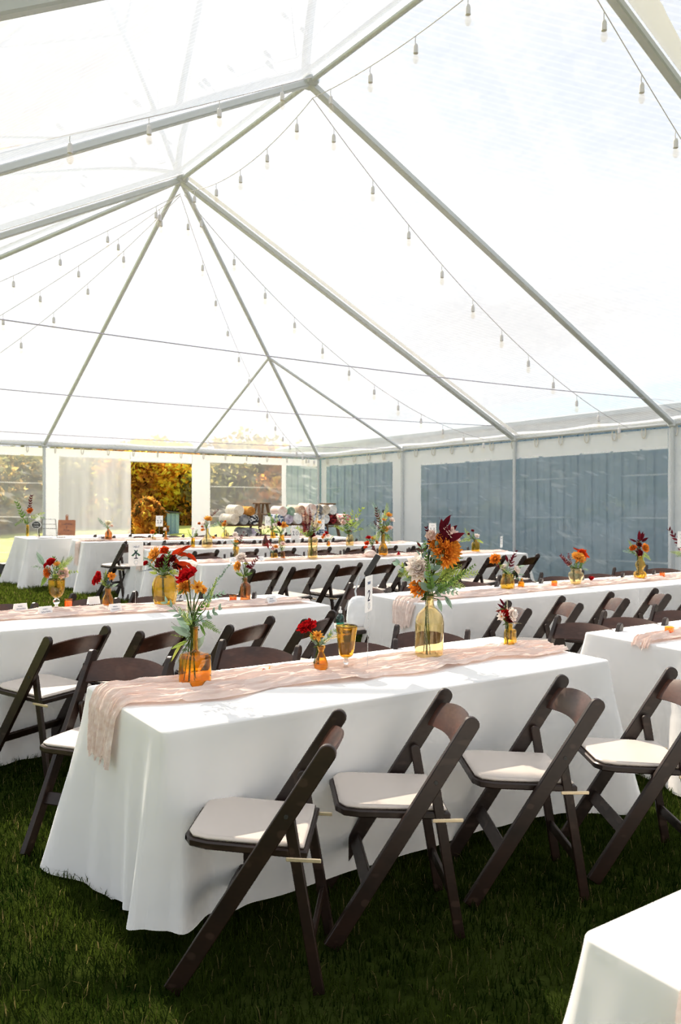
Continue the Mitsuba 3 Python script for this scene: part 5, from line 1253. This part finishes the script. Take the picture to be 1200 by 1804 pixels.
rk = thing('wire_rack', 'black wire rack on the far left table beside the board', 'wire rack')
M = at(4.0, 13.75, -25, TH + .012)
ps = []
for sx in (-1, 1):
    ps += [[(sx * .13, -.06, 0), (sx * .1, -.02, .27)], [(sx * .13, .06, 0), (sx * .1, .02, .27)], [(sx * .13, -.06, .0), (sx * .13, .06, 0)]]
add('frame', cat_tubes(ps, .003), 'mat_black', rk, tw=M)
for z, w in ((.005, .13), (.12, .117), (.19, .11), (.27, .1)):
    y = -.06 + .04 * z / .27
    add('shelf', cat_tubes([[(-w, y, z), (w, y, z)], [(-w, -y, z), (w, -y, z)], [(-w, y, z), (-w, -y, z)], [(w, y, z), (w, -y, z)]], .0025), 'mat_black', rk, tw=M)
add('scroll', cat_tubes([[(sx * (.145 + .03 * math.sin(a)), 0, .03 - .03 * math.cos(a)) for a in np.linspace(0, 4.6, 14)] for sx in (-1, 1)], .003), 'mat_black', rk, tw=M)
for x, l in ((4.22, 'left'), (4.36, 'right')):
    add('napkin', rbox(.13, .09, .006, .002), 'mat_black', tw=at(x, 12.42, 20, TH + .018), label=f'dark napkin lying on the far left runner, {l} of two', cat='napkin')
add('guest_book', mv(cat(rbox(.12, .16, .012, .003, (-.062, 0, .006)), rbox(.12, .16, .012, .003, (.062, 0, .006))), T()), 'mat_card', tw=at(3.86, 13.42, 10, TH + .006), label='open white book lying on the far left table', cat='book')
add('black_pen', tube([(0, 0, .006), (.14, 0, .006)], .006, 8), 'mat_black', tw=at(4.02, 13.42, -15, TH + .003), label='dark pen beside the open white book', cat='pen')
ct = thing('crate', 'dark slatted crate on the grass at the left edge', 'crate')
M = at(3.78, 15.2, 10)
add('top', rbox(.4, .3, .03, .004, (0, 0, .2)), 'mat_black', ct, tw=M)
for x in (-.18, 0, .18):
    add('post', rbox(.05, .28, .185, .004, (x, 0, .093)), 'mat_black', ct, tw=M)
add('panel', rbox(.34, .02, .12, .003, (0, -.0, .08)), 'mat_siding', ct, tw=M)
# poles leaning by the white border
for i, x in enumerate((0, .06)):
    k = thing('white_pole', f'white pole with black tip leaning by the white wall border, {("left", "right")[i]} of two', 'pole')
    p = np.array([10.3 + x, 13.35 - x, 0]); p[2] = ground(p[0], p[1]); q = p + np.array([.18, .05, 1.2])
    add('shaft', tube([p, p + (q - p) * .95], .016, 10), 'mat_white', k, smooth=40)
    add('tip', tube([p + (q - p) * .95, q], .019, 10), 'mat_black', k, smooth=40)
# a bag and a spray bottle on the chair behind the left tables
v = trimesh.creation.icosphere(4, 1.)
p = np.array(v.vertices)
p = np.sign(p) * np.abs(p) ** .55 * np.array([.095, .07, .125])
p[:, :2] *= (1 - .35 * np.clip(p[:, 2:] / .125, -1, 1) * .6)
p += .02 * (meshkit.fbm(p * 16, 3, 2)[:, None] - .5) * np.sign(p)
p[:, 2] = np.maximum(p[:, 2], -.118) + .118
v.vertices = p
add('plastic_bag', v, 'mat_white_vinyl', tw=at(4.08, 5.5, -30, .475), smooth=True, label='crumpled white plastic bag on the chair behind the goblet', cat='bag')
add('bag_strap', tube([(4.12, 5.55, .62 + .17), (4.1, 5.56, .8 + .12), (4.13, 5.54, 1.04), (4.2, 5.5, 1.02), (4.2, 5.5, .9), (4.17, 5.52, .78)], .008, 8), 'mat_alu', smooth=True, label='looped grey strap rising from the white bag', cat='strap')
add('umbrella_handle', mv(rbox(.05, .03, .2, .008), T().translate([4.23, 5.5, 1.13]).rotate([0, 0, 1], -35).rotate([0, 1, 0], 32)), 'mat_black', label='dark flat handle slanting above the white bag', cat='handle')
sb = thing('spray_bottle', 'teal plastic bottle beside the white bag', 'bottle')
M = at(3.93, 5.55, 0, .475)
add('body', vessel([(.03, 0), (.033, .006), (.033, .06), (.026, .085), (.013, .1), (.012, .115)], 1, n=24), 'mat_teal', sb, tw=M, smooth=40)
add('cap', lathe([(.001, .16), (.006, .158), (.007, .13), (.015, .128), (.015, .108), (.001, .108)], 16), 'mat_white', sb, tw=M, smooth=40)
